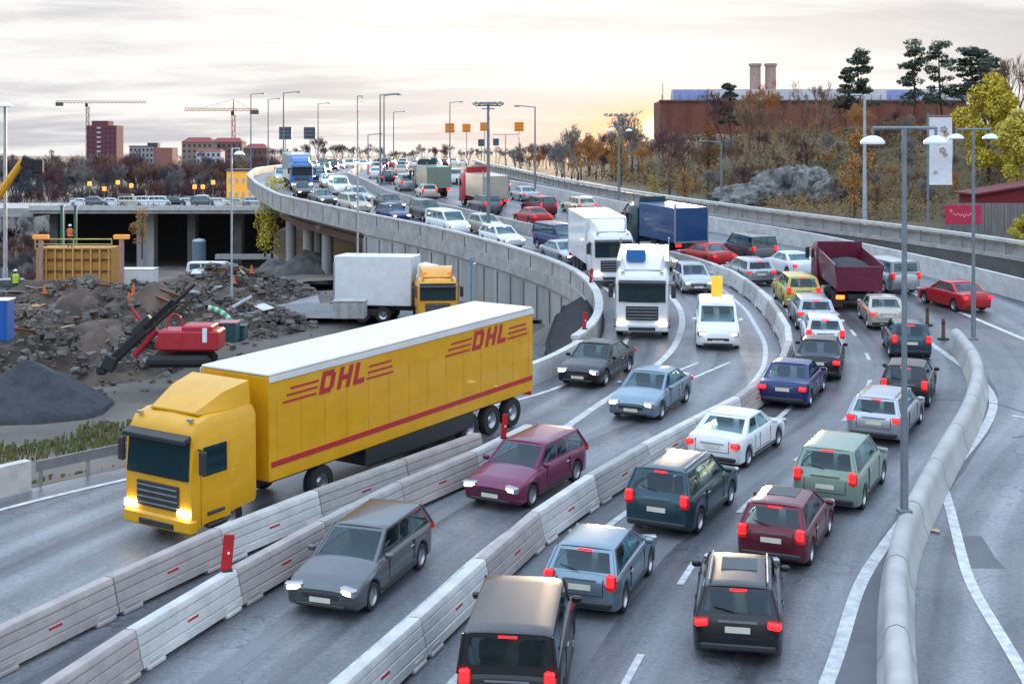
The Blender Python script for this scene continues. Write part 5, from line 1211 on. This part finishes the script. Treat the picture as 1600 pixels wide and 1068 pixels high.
def sitebox(name, px, py, Y, d, m, label, cat, partn=None, extra=None, rz=0):
    p = ray(px, py, Y); t = thing(name, label, cat, p, rz)
    part('body', MB().box((0, 0, d[2]/2), d, bev=.05), m, t)
    rbm = MB(); n = max(3, int(d[0]/.5))
    for k in range(n): rbm.box((-d[0]/2+(k+.5)*d[0]/n, -d[1]/2-.02, d[2]/2), (.06, .05, d[2]*.9))
    parts_each('rib', rbm, m, t); part('lid', MB().box((0, 0, d[2]+.04), (d[0]+.08, d[1]+.08, .08), bev=.02), extra or m, t); return t
TEAL = mat('teal_container', (.02,.085,.09), .6)
sitebox('container', 358, 532, 74, (.95, 1.2, .95), TEAL, 'dark teal container with pinkish lid beside the red generator', 'container', extra=mat('pink_lid', (.45,.18,.2), .6)); sitebox('container', 376, 531, 75, (.6, 1.0, .75), TEAL, 'smaller teal container right of the lamp pole', 'container')
sitebox('concrete_block', 547, 496, 84, (1.9, 1.5, 1.0), M_CONC, 'grey concrete block right of the gravel track', 'block')
sitebox('site_toilet', 2, 532, 66, (.9, 1.0, 1.9), paint('toilet_blue', (.02,.12,.42), 0), 'blue cabin cut by the left frame edge', 'cabin', extra=M_DOME)
sitebox('water_tank', 245, 462, 110, (1.5, 1.4, .9), paint('tank_blue', (.03,.16,.5), 0), 'blue tank behind the rubble heap', 'tank'); sitebox('white_cabin', 215, 450, 118, (3.0, 2.0, 1.6), P['white'], 'white site cabin behind the blue tank', 'cabin')
sitebox('grey_skip', 66, 482, 98, (3.4, 1.8, 1.1), mat('skip_grey', (.25,.34,.36), .6), 'pale grey skip in front of the orange formwork', 'skip'); sitebox('pallet_stack', 40, 492, 94, (2.2, 1.6, .6), mat('pale_timber', (.42,.28,.14), .8), 'stack of pale timber left of the grey skip', 'pallets')
rj = random.Random(31)
DEB = [('timber_plank', 'weathered timber plank lying on the rubble', mat('old_timber', (.36,.24,.13), .85)), ('drain_pipe', 'grey plastic drain pipe lying on the rubble', mat('pipe_grey', (.38,.40,.42), .5)), ('steel_beam', 'rusty steel beam lying on the rubble', mat('rusty_steel', (.20,.07,.03), .8)), ('traffic_cone', 'orange traffic cone standing in the rubble', mat('cone_orange', (.75,.14,.02), .6)), ('sheet_panel', 'pale sheet panel dropped on the rubble', mat('sheet_pale', (.60,.60,.58), .6))]
HN = ['the earth heap behind the gravel heap', 'the long heap behind the drilling rig', 'the rubble heap before the formwork', 'the rounded heap behind the generator']
for i in range(44):
    h_ = i % 4; hx_, hy_, rx, ry_, hh = HEAPS[h_]; a = rj.uniform(PI, 2*PI); q = rj.uniform(.15, .75); X = hx_+math.cos(a)*rx*q; Y = hy_+math.sin(a)*ry_*q; nm_, lb, m_ = DEB[i % 5]; z = TL(X, Y)+hh*(1-q)**.85+.25
    mb = MB(); ll = rj.uniform(1.2, 2.6)
    if i % 5 == 0: mb.box((0, 0, 0), (ll, .2, .06))
    elif i % 5 == 1: mb.tube((-ll/2, 0, 0), (ll/2, 0, .1), .11, n=8)
    elif i % 5 == 2: mb.box((0, 0, .08), (ll, .16, .02)).box((0, 0, 0), (ll, .02, .14)).box((0, 0, -.08), (ll, .16, .02))
    elif i % 5 == 3: mb.lathe((0, 0, -.1), [(.22, 0), (.2, .04), (.13, .05), (.04, .6), (.01, .61)], 10)
    else: mb.box((0, 0, 0), (1.1, .8, .04))
    o = solo(nm_, mb, m_, lb.replace('the rubble', HN[h_]), nm_.split('_')[1], (X, Y, z), group=nm_.replace('_', ' ')+'s on '+HN[h_], rz=rj.uniform(0, 3), world=False)
    if i % 5 != 3: o.rotation_euler[0] = rj.uniform(-.35, .35); o.rotation_euler[1] = rj.uniform(-.3, .3)
# green striped pipe arch
mb = MB()
for k in range(10):
    a1, a2 = .5+1.0*k/10, .5+1.0*(k+1)/10; c = ray(322, 540, 78)
    mb.tube(c+Vector((math.cos(a1)*1.8, 0, math.sin(a1)*2.1)), c+Vector((math.cos(a2)*1.8, 0, math.sin(a2)*2.1)), .16, n=8, m=k % 2)
solo('flexible_duct', mb, [mat('duct_green', (.02,.42,.27), .5), mat('duct_cream', (.65,.66,.45), .5)], 'green and cream curved duct above the teal container', 'duct', tuple(ray(335, 505, 78)), smooth=True)
# orange formwork
p = ray(124, 470, 112); t = thing('formwork', 'orange timber formwork box with steel walers', 'formwork', p); OT = mat('orange_timber', (.55,.26,.05), .75, scale=1.5, col2=(.36,.16,.03), stretch=(1, 1, 5))
part('panel', MB().box((0, 0, 2.2), (5.8, 3, 4.2)), OT, t)
wl = MB()
for z in (.5, 1.5, 2.5, 3.4, 4.15): wl.box((0, -1.56, z), (5.9, .1, .14))
parts_each('waler', wl, M_PTRUNK, t)
wl = MB()
for x in np.linspace(-2.8, 2.8, 9): wl.box((x, -1.64, 2.2), (.12, .08, 4.3))
parts_each('stud', wl, mat('ochre_stud', (.62,.36,.10), .7), t)
part('handrail', MB().tube((-3, -1.5, 5.0), (3, -1.5, 5.0), .05).tube((-3, -1.5, 4.6), (3, -1.5, 4.6), .04).tube((-3, -1.5, 4.2), (-3, -1.5, 5.0), .05).tube((0, -1.5, 4.2), (0, -1.5, 5.0), .05).tube((3, -1.5, 4.2), (3, -1.5, 5.0), .05), mat('rail_yellow', (.6,.5,.15), .6), t)
for px, lab in ((64, 'left brown prop column of the formwork'), (190, 'tall pink prop column right of the formwork')):
    c = ray(px, 470, 110); t = thing('prop_column', lab, 'column', c, 0, 'prop columns beside the formwork'); part('shaft', MB().box((0, 0, 2.4), (.32, .32, 4.9)), mat('prop_pink', (.42,.24,.2), .7), t); part('top_lamp', MB().box((0, 0, 5.0), (1.2, .5, .35), bev=.05), mat('prop_orange', (.6,.28,.06), .6, emit=(1, .4, .08), es=.25), t)
# silo, parked cars, green columns
p = ray(311, 415, 150); t = thing('silo', 'blue grey cylindrical silo in front of the back bridge', 'silo', p); part('cylinder', MB().tube((0, 0, 0), (0, 0, 2.6), .72, n=18), mat('silo_blue', (.12,.19,.23), .6), t, True); part('cap', MB().lathe((0, 0, 2.6), [(.75, 0), (.6, .2), (.01, .3)], 18), M_STEEL, t, True); part('stand', MB().tube((-.5, 0, 0), (-.5, 0, -3), .08).tube((.5, 0, 0), (.5, 0, -3), .08), M_POLE, t)
for px, lab in ((97, 'left dark green steel column before the back bridge'), (118, 'right dark green steel column before the back bridge')):
    c = ray(px, 398, 150); t = thing('steel_column', lab, 'column', c, 0, 'green steel columns'); h = (398-322)*150/F; part('shaft', MB().box((0, 0, h/2-1.5), (.28, .28, h+3)), mat('col_green', (.02,.14,.10), .5), t); part('head_plate', MB().box((0, 0, h+.05), (.6, .6, .1)), M_POLE, t)
for i, (px, Y, cn, pm, kd_, rz) in enumerate(((338, 118, 'white', P['white'], 'van', 0), (362, 120, 'silver', P['silver'], 'hatch', .2), (20, 104, 'grey', P['grey'], 'van', .4))):
    X = (px-800)*Y/F; car(kd_, pm, X, Y, math.cos(rz), math.sin(rz), '%s %s parked at the construction site' % (cn, knm[kd_]), 'out', lit=False, far=True, group='parked site cars', z=TL(X, Y)+.9)
    if True: pass
# platform under the parked vehicles
mb = MB()
for i in range(10):
    for k in range(5): X = -36+i*2.8+ (-3 if False else 0); Y = 113+k*4; mb.v.append((X, Y, TL(X, Y)+.85))
for i in range(9):
    for k in range(4): j = i*5+k; mb.f.append((j, j+5, j+6, j+1)); mb.mi.append(0)
struct('site_yard_ground', mb, ground_mat(), True)
# site workers
def person(name, label, loc, hv, tr, rz=0):
    J = dict(pel=(0, 0, .95), sp=(0, 0, 1.2), ch=(0, 0, 1.42), nk=(0, 0, 1.54), hd=(0, -.01, 1.66), ht=(0, 0, 1.76), ls=(-.2, 0, 1.43), le=(-.28, -.02, 1.15), lh=(-.26, -.14, .90), rs=(.2, 0, 1.43), re=(.29, -.06, 1.17), rh=(.2, -.26, 1.05), lk=(-.11, -.02, .5), lf=(-.12, 0, .07), lt=(-.13, -.17, .04), rk=(.12, -.08, .5), rf=(.14, .04, .07), rt=(.15, -.13, .04), lhp=(-.1, 0, .9), rhp=(.1, 0, .9))
    rad = dict(pel=.15, sp=.14, ch=.16, nk=.06, hd=.1, ht=.08, ls=.075, le=.05, lh=.04, rs=.075, re=.05, rh=.04, lk=.07, lf=.05, lt=.04, rk=.07, rf=.05, rt=.04, lhp=.1, rhp=.1)
    E = [('pel','sp'),('sp','ch'),('ch','nk'),('nk','hd'),('hd','ht'),('ch','ls'),('ls','le'),('le','lh'),('ch','rs'),('rs','re'),('re','rh'),('pel','lhp'),('lhp','lk'),('lk','lf'),('lf','lt'),('pel','rhp'),('rhp','rk'),('rk','rf'),('rf','rt')]
    ks = list(J); me = bpy.data.meshes.new(name); me.from_pydata([J[k] for k in ks], [(ks.index(a), ks.index(b)) for a, b in E], []); me.materials.append(tr)
    o = bpy.data.objects.new(name, me); COL.objects.link(o); o.location = loc; o.rotation_euler[2] = rz; sk = o.modifiers.new('skin', 'SKIN')
    for i, k in enumerate(ks): me.skin_vertices[0].data[i].radius = (rad[k], rad[k]*.8)
    me.skin_vertices[0].data[0].use_root = True; o.modifiers.new('sub', 'SUBSURF').levels = 1; o.modifiers['sub'].render_levels = 1
    props(o, label, 'person')
    jk = MB().loft([[(x*w, y*w*.7, z) for x, y in ((-1, -.6), (-.6, -1), (.6, -1), (1, -.6), (1, .6), (.6, 1), (-.6, 1), (-1, .6))] for z, w in ((.88, .20), (1.1, .19), (1.35, .235), (1.47, .20), (1.53, .09))]); j = part('jacket', jk, hv, o, True)
    part('helmet', MB().lathe((0, 0, 1.72), [(.01, .12), (.08, .1), (.125, .02), (.14, -.01)], 12), M_DOME, o, True)
    return o
HV = mat('hi_vis_yellow', (.50,.65,.05), .7); HO = mat('hi_vis_orange', (.75,.18,.03), .7); TRS = mat('work_trousers', (.03,.035,.05), .8)
pp = ray(108, 392, 111); person('person', 'worker in orange and yellow high visibility clothing standing on the orange formwork', (pp.x, 111.2, ray(124, 470, 112).z+4.3), HO, TRS)
Xw, Yw = (24-800)*97/F, 97; person('person', 'worker in a bright yellow-green jacket left of the grey skip', (Xw, Yw, ray(24, 462, 97).z), HV, TRS, .6)
# telehandler boom
p0, p1, p2 = ray(-30, 345, 120), ray(36, 250, 120), ray(52, 258, 120); t = thing('telescopic_crane', 'yellow telescopic boom with a black tip at the left edge', 'crane', (p0.x-2, 120, TL(p0.x, 120)))
o_ = Vector(t.location); part('boom', MB().tube(p0-o_, p1-o_, .42, .30, 8), mat('boom_yellow', (.75,.36,.02), .5), t); part('jib_tip', MB().box((p1+p2)/2-o_, (1.1, .7, .9), ry=.3, bev=.1).box(p2-o_+Vector((.4, 0, -.1)), (.9, .6, 1.2), bev=.1), M_BLK, t)
part('upper_section', MB().tube(p1-o_, (p1+p2)/2-o_, .36, .25, 8), mat('boom_yellow', (0, 0, 0)), t); part('carrier', MB().box((0, 0, 1.2), (3, 2.4, 1.8), bev=.2).tube((0, 0, 2), p0-o_, .4, n=8), MATS['boom_yellow'], t)
# back bridge
t = thing('road_bridge', 'low concrete bridge with cars crossing the valley at the left', 'bridge', ((255-800)*265/F, 265, low(265)))
o_ = Vector(t.location); Xa, Xb = (60-800)*265/F, (445-800)*265/F; zd = CAMH-(322-HY)*262/F
part('deck', MB().box(Vector(((Xa+Xb)/2, 272, zd-.7))-o_, (Xb-Xa, 24, 1.2)), M_CONCWALL, t); part('fascia', MB().box(Vector(((Xa+Xb)/2, 259.8, zd-.25))-o_, (Xb-Xa, .3, .9)), M_CONCW, t)
rl = MB(); rl.box(Vector(((Xa+Xb)/2, 259.9, zd+.9))-o_, (Xb-Xa, .08, .08))
for x in np.arange(Xa, Xb, 2.0): rl.box(Vector((x, 259.9, zd+.55))-o_, (.08, .08, .75))
part('railing', rl, M_POLE, t)
for px in (85, 228, 300, 372):
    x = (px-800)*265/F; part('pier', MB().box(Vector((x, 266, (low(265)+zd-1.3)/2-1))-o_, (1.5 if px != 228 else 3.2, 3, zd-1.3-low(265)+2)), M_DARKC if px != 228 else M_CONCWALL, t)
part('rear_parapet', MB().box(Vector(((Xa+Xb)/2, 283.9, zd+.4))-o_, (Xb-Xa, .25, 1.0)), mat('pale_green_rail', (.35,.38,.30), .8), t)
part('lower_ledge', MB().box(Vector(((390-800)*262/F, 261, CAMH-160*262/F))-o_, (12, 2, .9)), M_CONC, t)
part('shade_wall', MB().box(Vector(((Xa+Xb)/2, 281, (low(265)+zd-1.3)/2-1))-o_, (Xb-Xa, .6, zd-1.3-low(265)+2)), mat('bridge_shade_concrete', (.035,.035,.037), .95), t)  # added near-black wall: its colour supplies the shade beneath the deck
part('approach_slab', MB().box(Vector((Xa-32, 276, zd-1.2))-o_, (64, 28, 1.6)), M_CONC, t)
random.seed(12)
for i, px in enumerate((128, 152, 178, 205, 232, 252, 275, 296, 318, 345, 372, 400, 140, 190, 240, 290, 310)):
    Y = 265 if i < 12 else 278; X = (px-800)*Y/F; kd_ = kinds[(i*3) % 5]; cn, pm = (cols)[(i*2) % 7]
    if i in (5, 4): cn, pm, kd_ = 'white', P['white'], 'van'
    car(kd_, pm, X, Y, 1 if i < 12 else -1, 0, '%s %s on the %s side of the back bridge, %s from the left' % (cn, knm[kd_], 'near' if i < 12 else 'far', ORD[i if i < 12 else i-12]), 'inc' if i < 12 else 'out', lit=False, far=True, group='cars on the back bridge', z=zd-.08)

# ------------------------------------------------------------------ buildings
def bld(name, px0, px1, ytop, Y, depth, m, label, zb=-4, floors=4, cols_=8, wm=None, roof=None, roofh=0, wfrac=(.45, .5), cat='building'):
    X0, X1 = (px0-800)*Y/F, (px1-800)*Y/F; z1 = CAMH+(HY-ytop)*Y/F; t = thing(name, label, cat, ((X0+X1)/2, Y, zb)); w = X1-X0; h = z1-zb
    part('wall', MB().box((0, depth/2, h/2), (w, depth, h)), m, t)
    if roof:
        if roofh: rm = MB().loft([[(-w/2-.4, -.4, h), (w/2+.4, -.4, h), (w/2+.4, depth+.4, h), (-w/2-.4, depth+.4, h)], [(-w/2+roofh, depth*.45, h+roofh), (w/2-roofh, depth*.45, h+roofh), (w/2-roofh, depth*.55, h+roofh), (-w/2+roofh, depth*.55, h+roofh)]])
        else: rm = MB().box((0, depth/2, h+.25), (w+.5, depth+.5, .5))
        part('roof', rm, roof, t)
    fh = 3.0; wmm = MB().box((0, 0, 0), (w/cols_*wfrac[0], .12, fh*wfrac[1])).mesh('window', [wm or M_GLASS])
    for f in range(floors):
        for c in range(cols_):
            o = part('window', wmm, wm or M_GLASS, t); o.location = (-w/2+(c+.5)*w/cols_, -.05, h-1.9-f*fh)
    return t, w, h
WIN = mat('far_window', (.035,.035,.06), .3); WINL = mat('pale_balcony', (.50,.45,.38), .7)
TB = mat('tower_brick', (.17,.05,.07), .9, var=.1)
t, w, h = bld('tower_block', 135, 182, 196, 900, 16, TB, 'tall dark red brick tower block behind the trees', -5, 11, 7, WIN, None, cat='tower block')
part('roof_storey', MB().box((-w*.08, 8, h+1.5), (w*.55, 12, 3.0)), TB, t)
bm_ = MB()
for f in range(10): bm_.box((-w*.08, -.35, h-1.6-f*3), (2.6, .6, 1.3))
parts_each('balcony', bm_, WINL, t)
t, w, h = bld('brick_house', 202, 240, 229, 800, 14, mat('grey_plaster', (.36,.33,.33), .9), 'pale grey and brick flat roofed block left of the second crane', -5, 4, 6, WIN, mat('roof_felt', (.08,.08,.09), .8)); part('stair_tower', MB().box((w*.42, 5, h+1), (6, 6, 2.4)), mat('roof_felt', (0,0,0)), t); part('brick_wing', MB().box((w/2+5.3, 7, h/2-.3), (10.5, 13, h-.6)), mat('pink_brick', (.33,.15,.13), .9), t)
RT = mat('red_tiles', (.27,.055,.05), .8)
bld('apartment_house', 284, 332, 222, 760, 13, mat('tan_plaster', (.30,.22,.17), .9), 'tan apartment house with red tiled roof under the second crane', -5, 5, 6, WIN, RT, 2.6)
bld('apartment_house', 330, 378, 222, 775, 13, mat('mauve_brick', (.24,.14,.13), .9), 'mauve brick apartment house with red roof behind the second crane mast', -5, 5, 6, WIN, RT, 2.4)
bld('apartment_house', 306, 345, 236, 700, 10, mat('white_plaster', (.55,.55,.58), .8), 'low white fronted house before the tan apartment house', -5, 2, 5, WIN, RT, 1.0)
bld('apartment_house', 380, 417, 232, 700, 13, mat('dark_brick_far', (.15,.10,.10), .9), 'dark brick house with red roof at the viaduct end', -5, 4, 5, WIN, RT, 2.4)
YF = mat('glowing_yellow_facade', (.75,.38,.06), .8, emit=(1,.45,.06), es=.28)  # emission painted into the wall so the facade looks lit
t, w, h = bld('yellow_house', 354, 396, 268, 300, 8, YF, 'yellow glowing facade beside the viaduct with small pale windows', -3, 2, 4, mat('pale_blue_win', (.45,.55,.62), .3), M_DARKC, 0, (.32, .35), 'house')
# brick hall on the hill
Y = 232; X0, X1 = (1031-800)*Y/F, (1510-800)*Y/F; zt = CAMH+(HY-158)*Y/F; zb = 6; t = thing('brick_hall', 'long dark red brick hall with a pale roof screen behind the hillside trees', 'building', ((X0+X1)/2, Y, zb)); w = X1-X0; h = zt-zb
part('wall', MB().box((0, 5, h/2), (w, 10, h)), M_BRICK, t)
sc_ = MB(); sc_.box((1.2, 3, h+1.0), (w-2.4, 4, 2.0)); part('roof_screen', sc_, mat('white_cladding', (.62,.62,.66), .5, scale=.3, var=.1), t)
for px0, px1, lab in ((1052, 1108, 'left'), (1388, 1440, 'right')):
    xa, xb = (px0-800)*Y/F-(X0+X1)/2, (px1-800)*Y/F-(X0+X1)/2; part('banner_panel', MB().box(((xa+xb)/2, .95, h+1.0), (xb-xa, .08, 1.7)), mat('bluish_panel', (.32,.36,.66), .5), t)
ps = MB()
for x in np.linspace(-w/2+.4, w/2-.4, 34): ps.box((x, .5, h+.55), (.12, .12, 1.1))
parts_each('roof_post', ps, M_POLE, t); part('coping', MB().box((0, 0, h+.05), (w+.3, .6, .3)), M_DARKC, t)
pil = MB()
for x in np.linspace(-w/2+1.5, w/2-1.5, 16): pil.box((x, -.06, h/2), (.5, .16, h-.4))
parts_each('pilaster', pil, mat('brick_pilaster', (.17,.06,.04), .9), t)
for px in (1180, 1204):
    x = (px-800)*(Y+7)/F-(X0+X1)/2; part('chimney', MB().tube((x, 7, h), (x, 7, h+6.4), .95, .9, 14).tube((x, 7, h+6.2), (x, 7, h+6.6), 1.1, 1.1, 14), mat('chimney_pink', (.40,.27,.24), .8), t)
part('aerial', MB().tube((-w/2+.6, 1, h), (-w/2+.6, 1, h+3), .06), M_POLE, t)
# red barn, fence, sign, banner
Y = 112; xb_ = (1585-800)*Y/F; zb = TR(xb_, Y)-.6; t = thing('red_barn', 'dark red wooden barn with a low sloping roof at the right edge', 'barn', (xb_, Y, zb)); h = CAMH-(303-HY)*Y/F-zb
BR = mat('barn_red', (.20,.012,.022), .8, stretch=(6, 1, .4)); part('wall', MB().box((.3, 2.5, h/2), (6.2, 5, h)), BR, t)
part('roof', MB().loft([[(-3.2, -.4, h-.1), (-3.2, 5.4, h-.1), (-3.2, 5.4, h+.05), (-3.2, -.4, h+.05)], [(3.8, -.4, h+1.05), (3.8, 5.4, h+1.05), (3.8, 5.4, h+1.2), (3.8, -.4, h+1.2)]]), mat('barn_roof', (.16,.02,.03), .6), t); part('gable', MB().loft([[(-3, -.005, h-.1), (-3, .2, h-.1), (-3, .2, h-.08), (-3, -.005, h-.08)], [(3.4, -.005, h-.1), (3.4, .2, h-.1), (3.4, .2, h+1.0), (3.4, -.005, h+1.0)]]), BR, t)
part('door', MB().box((-1.6, -.03, 1.3), (1.2, .06, 2.0)), M_DARKC, t)
Y = 104; xa, xb2 = (1478-800)*Y/F, (1640-800)*Y/F; zb = TR((xa+xb2)/2, Y); t = thing('board_fence', 'grey vertical board fence behind the red sign', 'fence', ((xa+xb2)/2, Y, zb)); w = xb2-xa; fb = MB()
h = CAMH-(317-HY)*Y/F-zb
for k in range(int(w/.24)): fb.box((-w/2+.12+k*.24, (k % 2)*.03, h/2), (.21, .04, h-.02*(k % 3)))
part('boards', fb, mat('grey_boards', (.20,.19,.185), .85, scale=2, stretch=(2, 2, .3)), t); part('fence_rail', MB().box((0, .06, h*.25), (w, .06, .1)).box((0, .06, h*.8), (w, .06, .1)), M_DARKC, t)
Y = 101; p = ray(1505, 350, Y); zb = TR(p.x, Y); t = thing('red_sign', 'crimson sign board with faint white script before the fence', 'sign', (p.x, Y, zb)); h = p.z-zb
part('board', MB().box((0, 0, h+.68), (2.6, .08, 1.38), bev=.02), mat('sign_crimson', (.55,.015,.07), .5), t)
sq = MB(); pv = None
for k in range(60):
    u = k/59; q = Vector((-.75+1.6*u, -.055, h+.66+.10*math.sin(u*34)*(1-.3*u)+.05*math.sin(u*9)))
    if pv is not None: sq.tube(pv, q, .022, n=4)
    pv = q
for k in range(5): a1 = k*1.25; sq.tube((-.9, -.055, h+.95), (-.9+.16*math.cos(a1), -.055, h+.95+.16*math.sin(a1)), .02, n=4)
part('script_marks', sq, mat('sign_pale', (.75,.55,.6), .6), t)
for s in (-1, 1): part('leg', MB().box((s*1.0, .08, h/2), (.1, .08, h+.3)), M_POLE, t)
Y = 100; p = ray(1470, 236, Y); zb = TR(p.x, Y); t = thing('banner', 'tall white banner with faint brown motifs hanging on a mast', 'banner', (p.x, Y, zb)); h = p.z-zb
bn = MB(); 
r_ = []
for k in range(9):
    zz = h-2.4+4.8*k/8; o1 = .05*math.sin(k*1.1); r_.append([(-.82, o1, zz), (.82, o1+.04*math.sin(k), zz), (.82, o1+.03+.04*math.sin(k), zz), (-.82, o1+.03, zz)])
part('cloth', bn.loft(r_), mat('banner_white', (.70,.71,.74), .7, var=.08), t, True)
mo = MB(); 
for (cx0, cz, rr0) in ((.2, 1.55, .28), (.35, 1.25, .2), (.1, .05, .26), (.3, -.25, .18), (-.4, -1.5, .16)):
    for k in range(5): a1 = k*2*PI/5; mo.lathe((cx0+math.cos(a1)*rr0*.6, -.10, h+cz+math.sin(a1)*rr0*.6), [(.01, 0), (rr0*.32, 0), (rr0*.32, .02), (.01, .02)], 8, 'Y')
parts_each('motif', mo, mat('motif_brown', (.38,.28,.22), .8), t)
part('mast', MB().tube((-.9, .05, 0), (-.9, .05, h+2.7), .07, n=8).tube((-.9, .05, h+2.5), (.9, .05, h+2.5), .04, n=6), M_POLE, t)
# tower cranes
def tcrane(px, Y, yj, x0, x1, ypk, m, label, zb=-5):
    X = (px-800)*Y/F; t = thing('tower_crane', label, 'tower crane', (X, Y, zb), 0, 'tower cranes on the skyline'); k = Y/F; zj = CAMH+(HY-yj)*k-zb; zp = CAMH+(HY-ypk)*k-zb; a, b = (x0-px)*k, (x1-px)*k; sz = .9
    ms = MB()
    for sx in (-1, 1):
        for sy in (-1, 1): ms.tube((sx*sz, sy*sz, 0), (sx*sz, sy*sz, zj), .22, n=4)
    for q in range(int(zj/3)):
        s = 1 if q % 2 else -1; ms.tube((-s*sz, -sz, q*3), (s*sz, -sz, q*3+3), .14, n=4); ms.tube((-s*sz, sz, q*3), (s*sz, sz, q*3+3), .14, n=4)
    part('mast', ms, m, t); jb = MB(); n = 24
    for sy, z in ((-.8, 0), (.8, 0), (0, 1.5)): jb.tube((a, sy, zj+z), (b, sy, zj+z*.8), .18, n=4)
    for q in range(n): u, v = a+(b-a)*q/n, a+(b-a)*(q+1)/n; jb.tube((u, -.8, zj), ((u+v)/2, 0, zj+1.4), .12, n=4); jb.tube(((u+v)/2, 0, zj+1.4), (v, .8, zj), .12, n=4)
    part('jib', jb, m, t); part('counterweight', MB().box((a*.88 if abs(a) < abs(b) else b*.88, 0, zj-.8), (5, 1.8, 2.6)), M_DARKC, t); part('operator_cabin', MB().box((0, -1.6, zj-1.5), (2.2, 2, 2.4), bev=.2), M_PLAS, t)
    if zp > zj+2: part('apex', MB().tube((0, 0, zj), (0, 0, zp), .6, .3, 4).tube((0, 0, zp), (a*.7, 0, zj+1), .1, n=3).tube((0, 0, zp), (b*.7, 0, zj+1), .1, n=3), m, t)
CR1 = mat('crane_grey', (.20,.13,.11), .7); CR2 = mat('crane_orange', (.42,.15,.06), .7)
tcrane(137, 980, 161, 87, 228, 157, CR1, 'flat topped tower crane beside the tall tower block')
tcrane(365, 820, 173, 288, 402, 155, CR2, 'orange tower crane with pointed apex above the red roofed houses')

for o in COL.objects:
    if o.get('category') and not o.get('kind'): o['kind'] = 'thing'
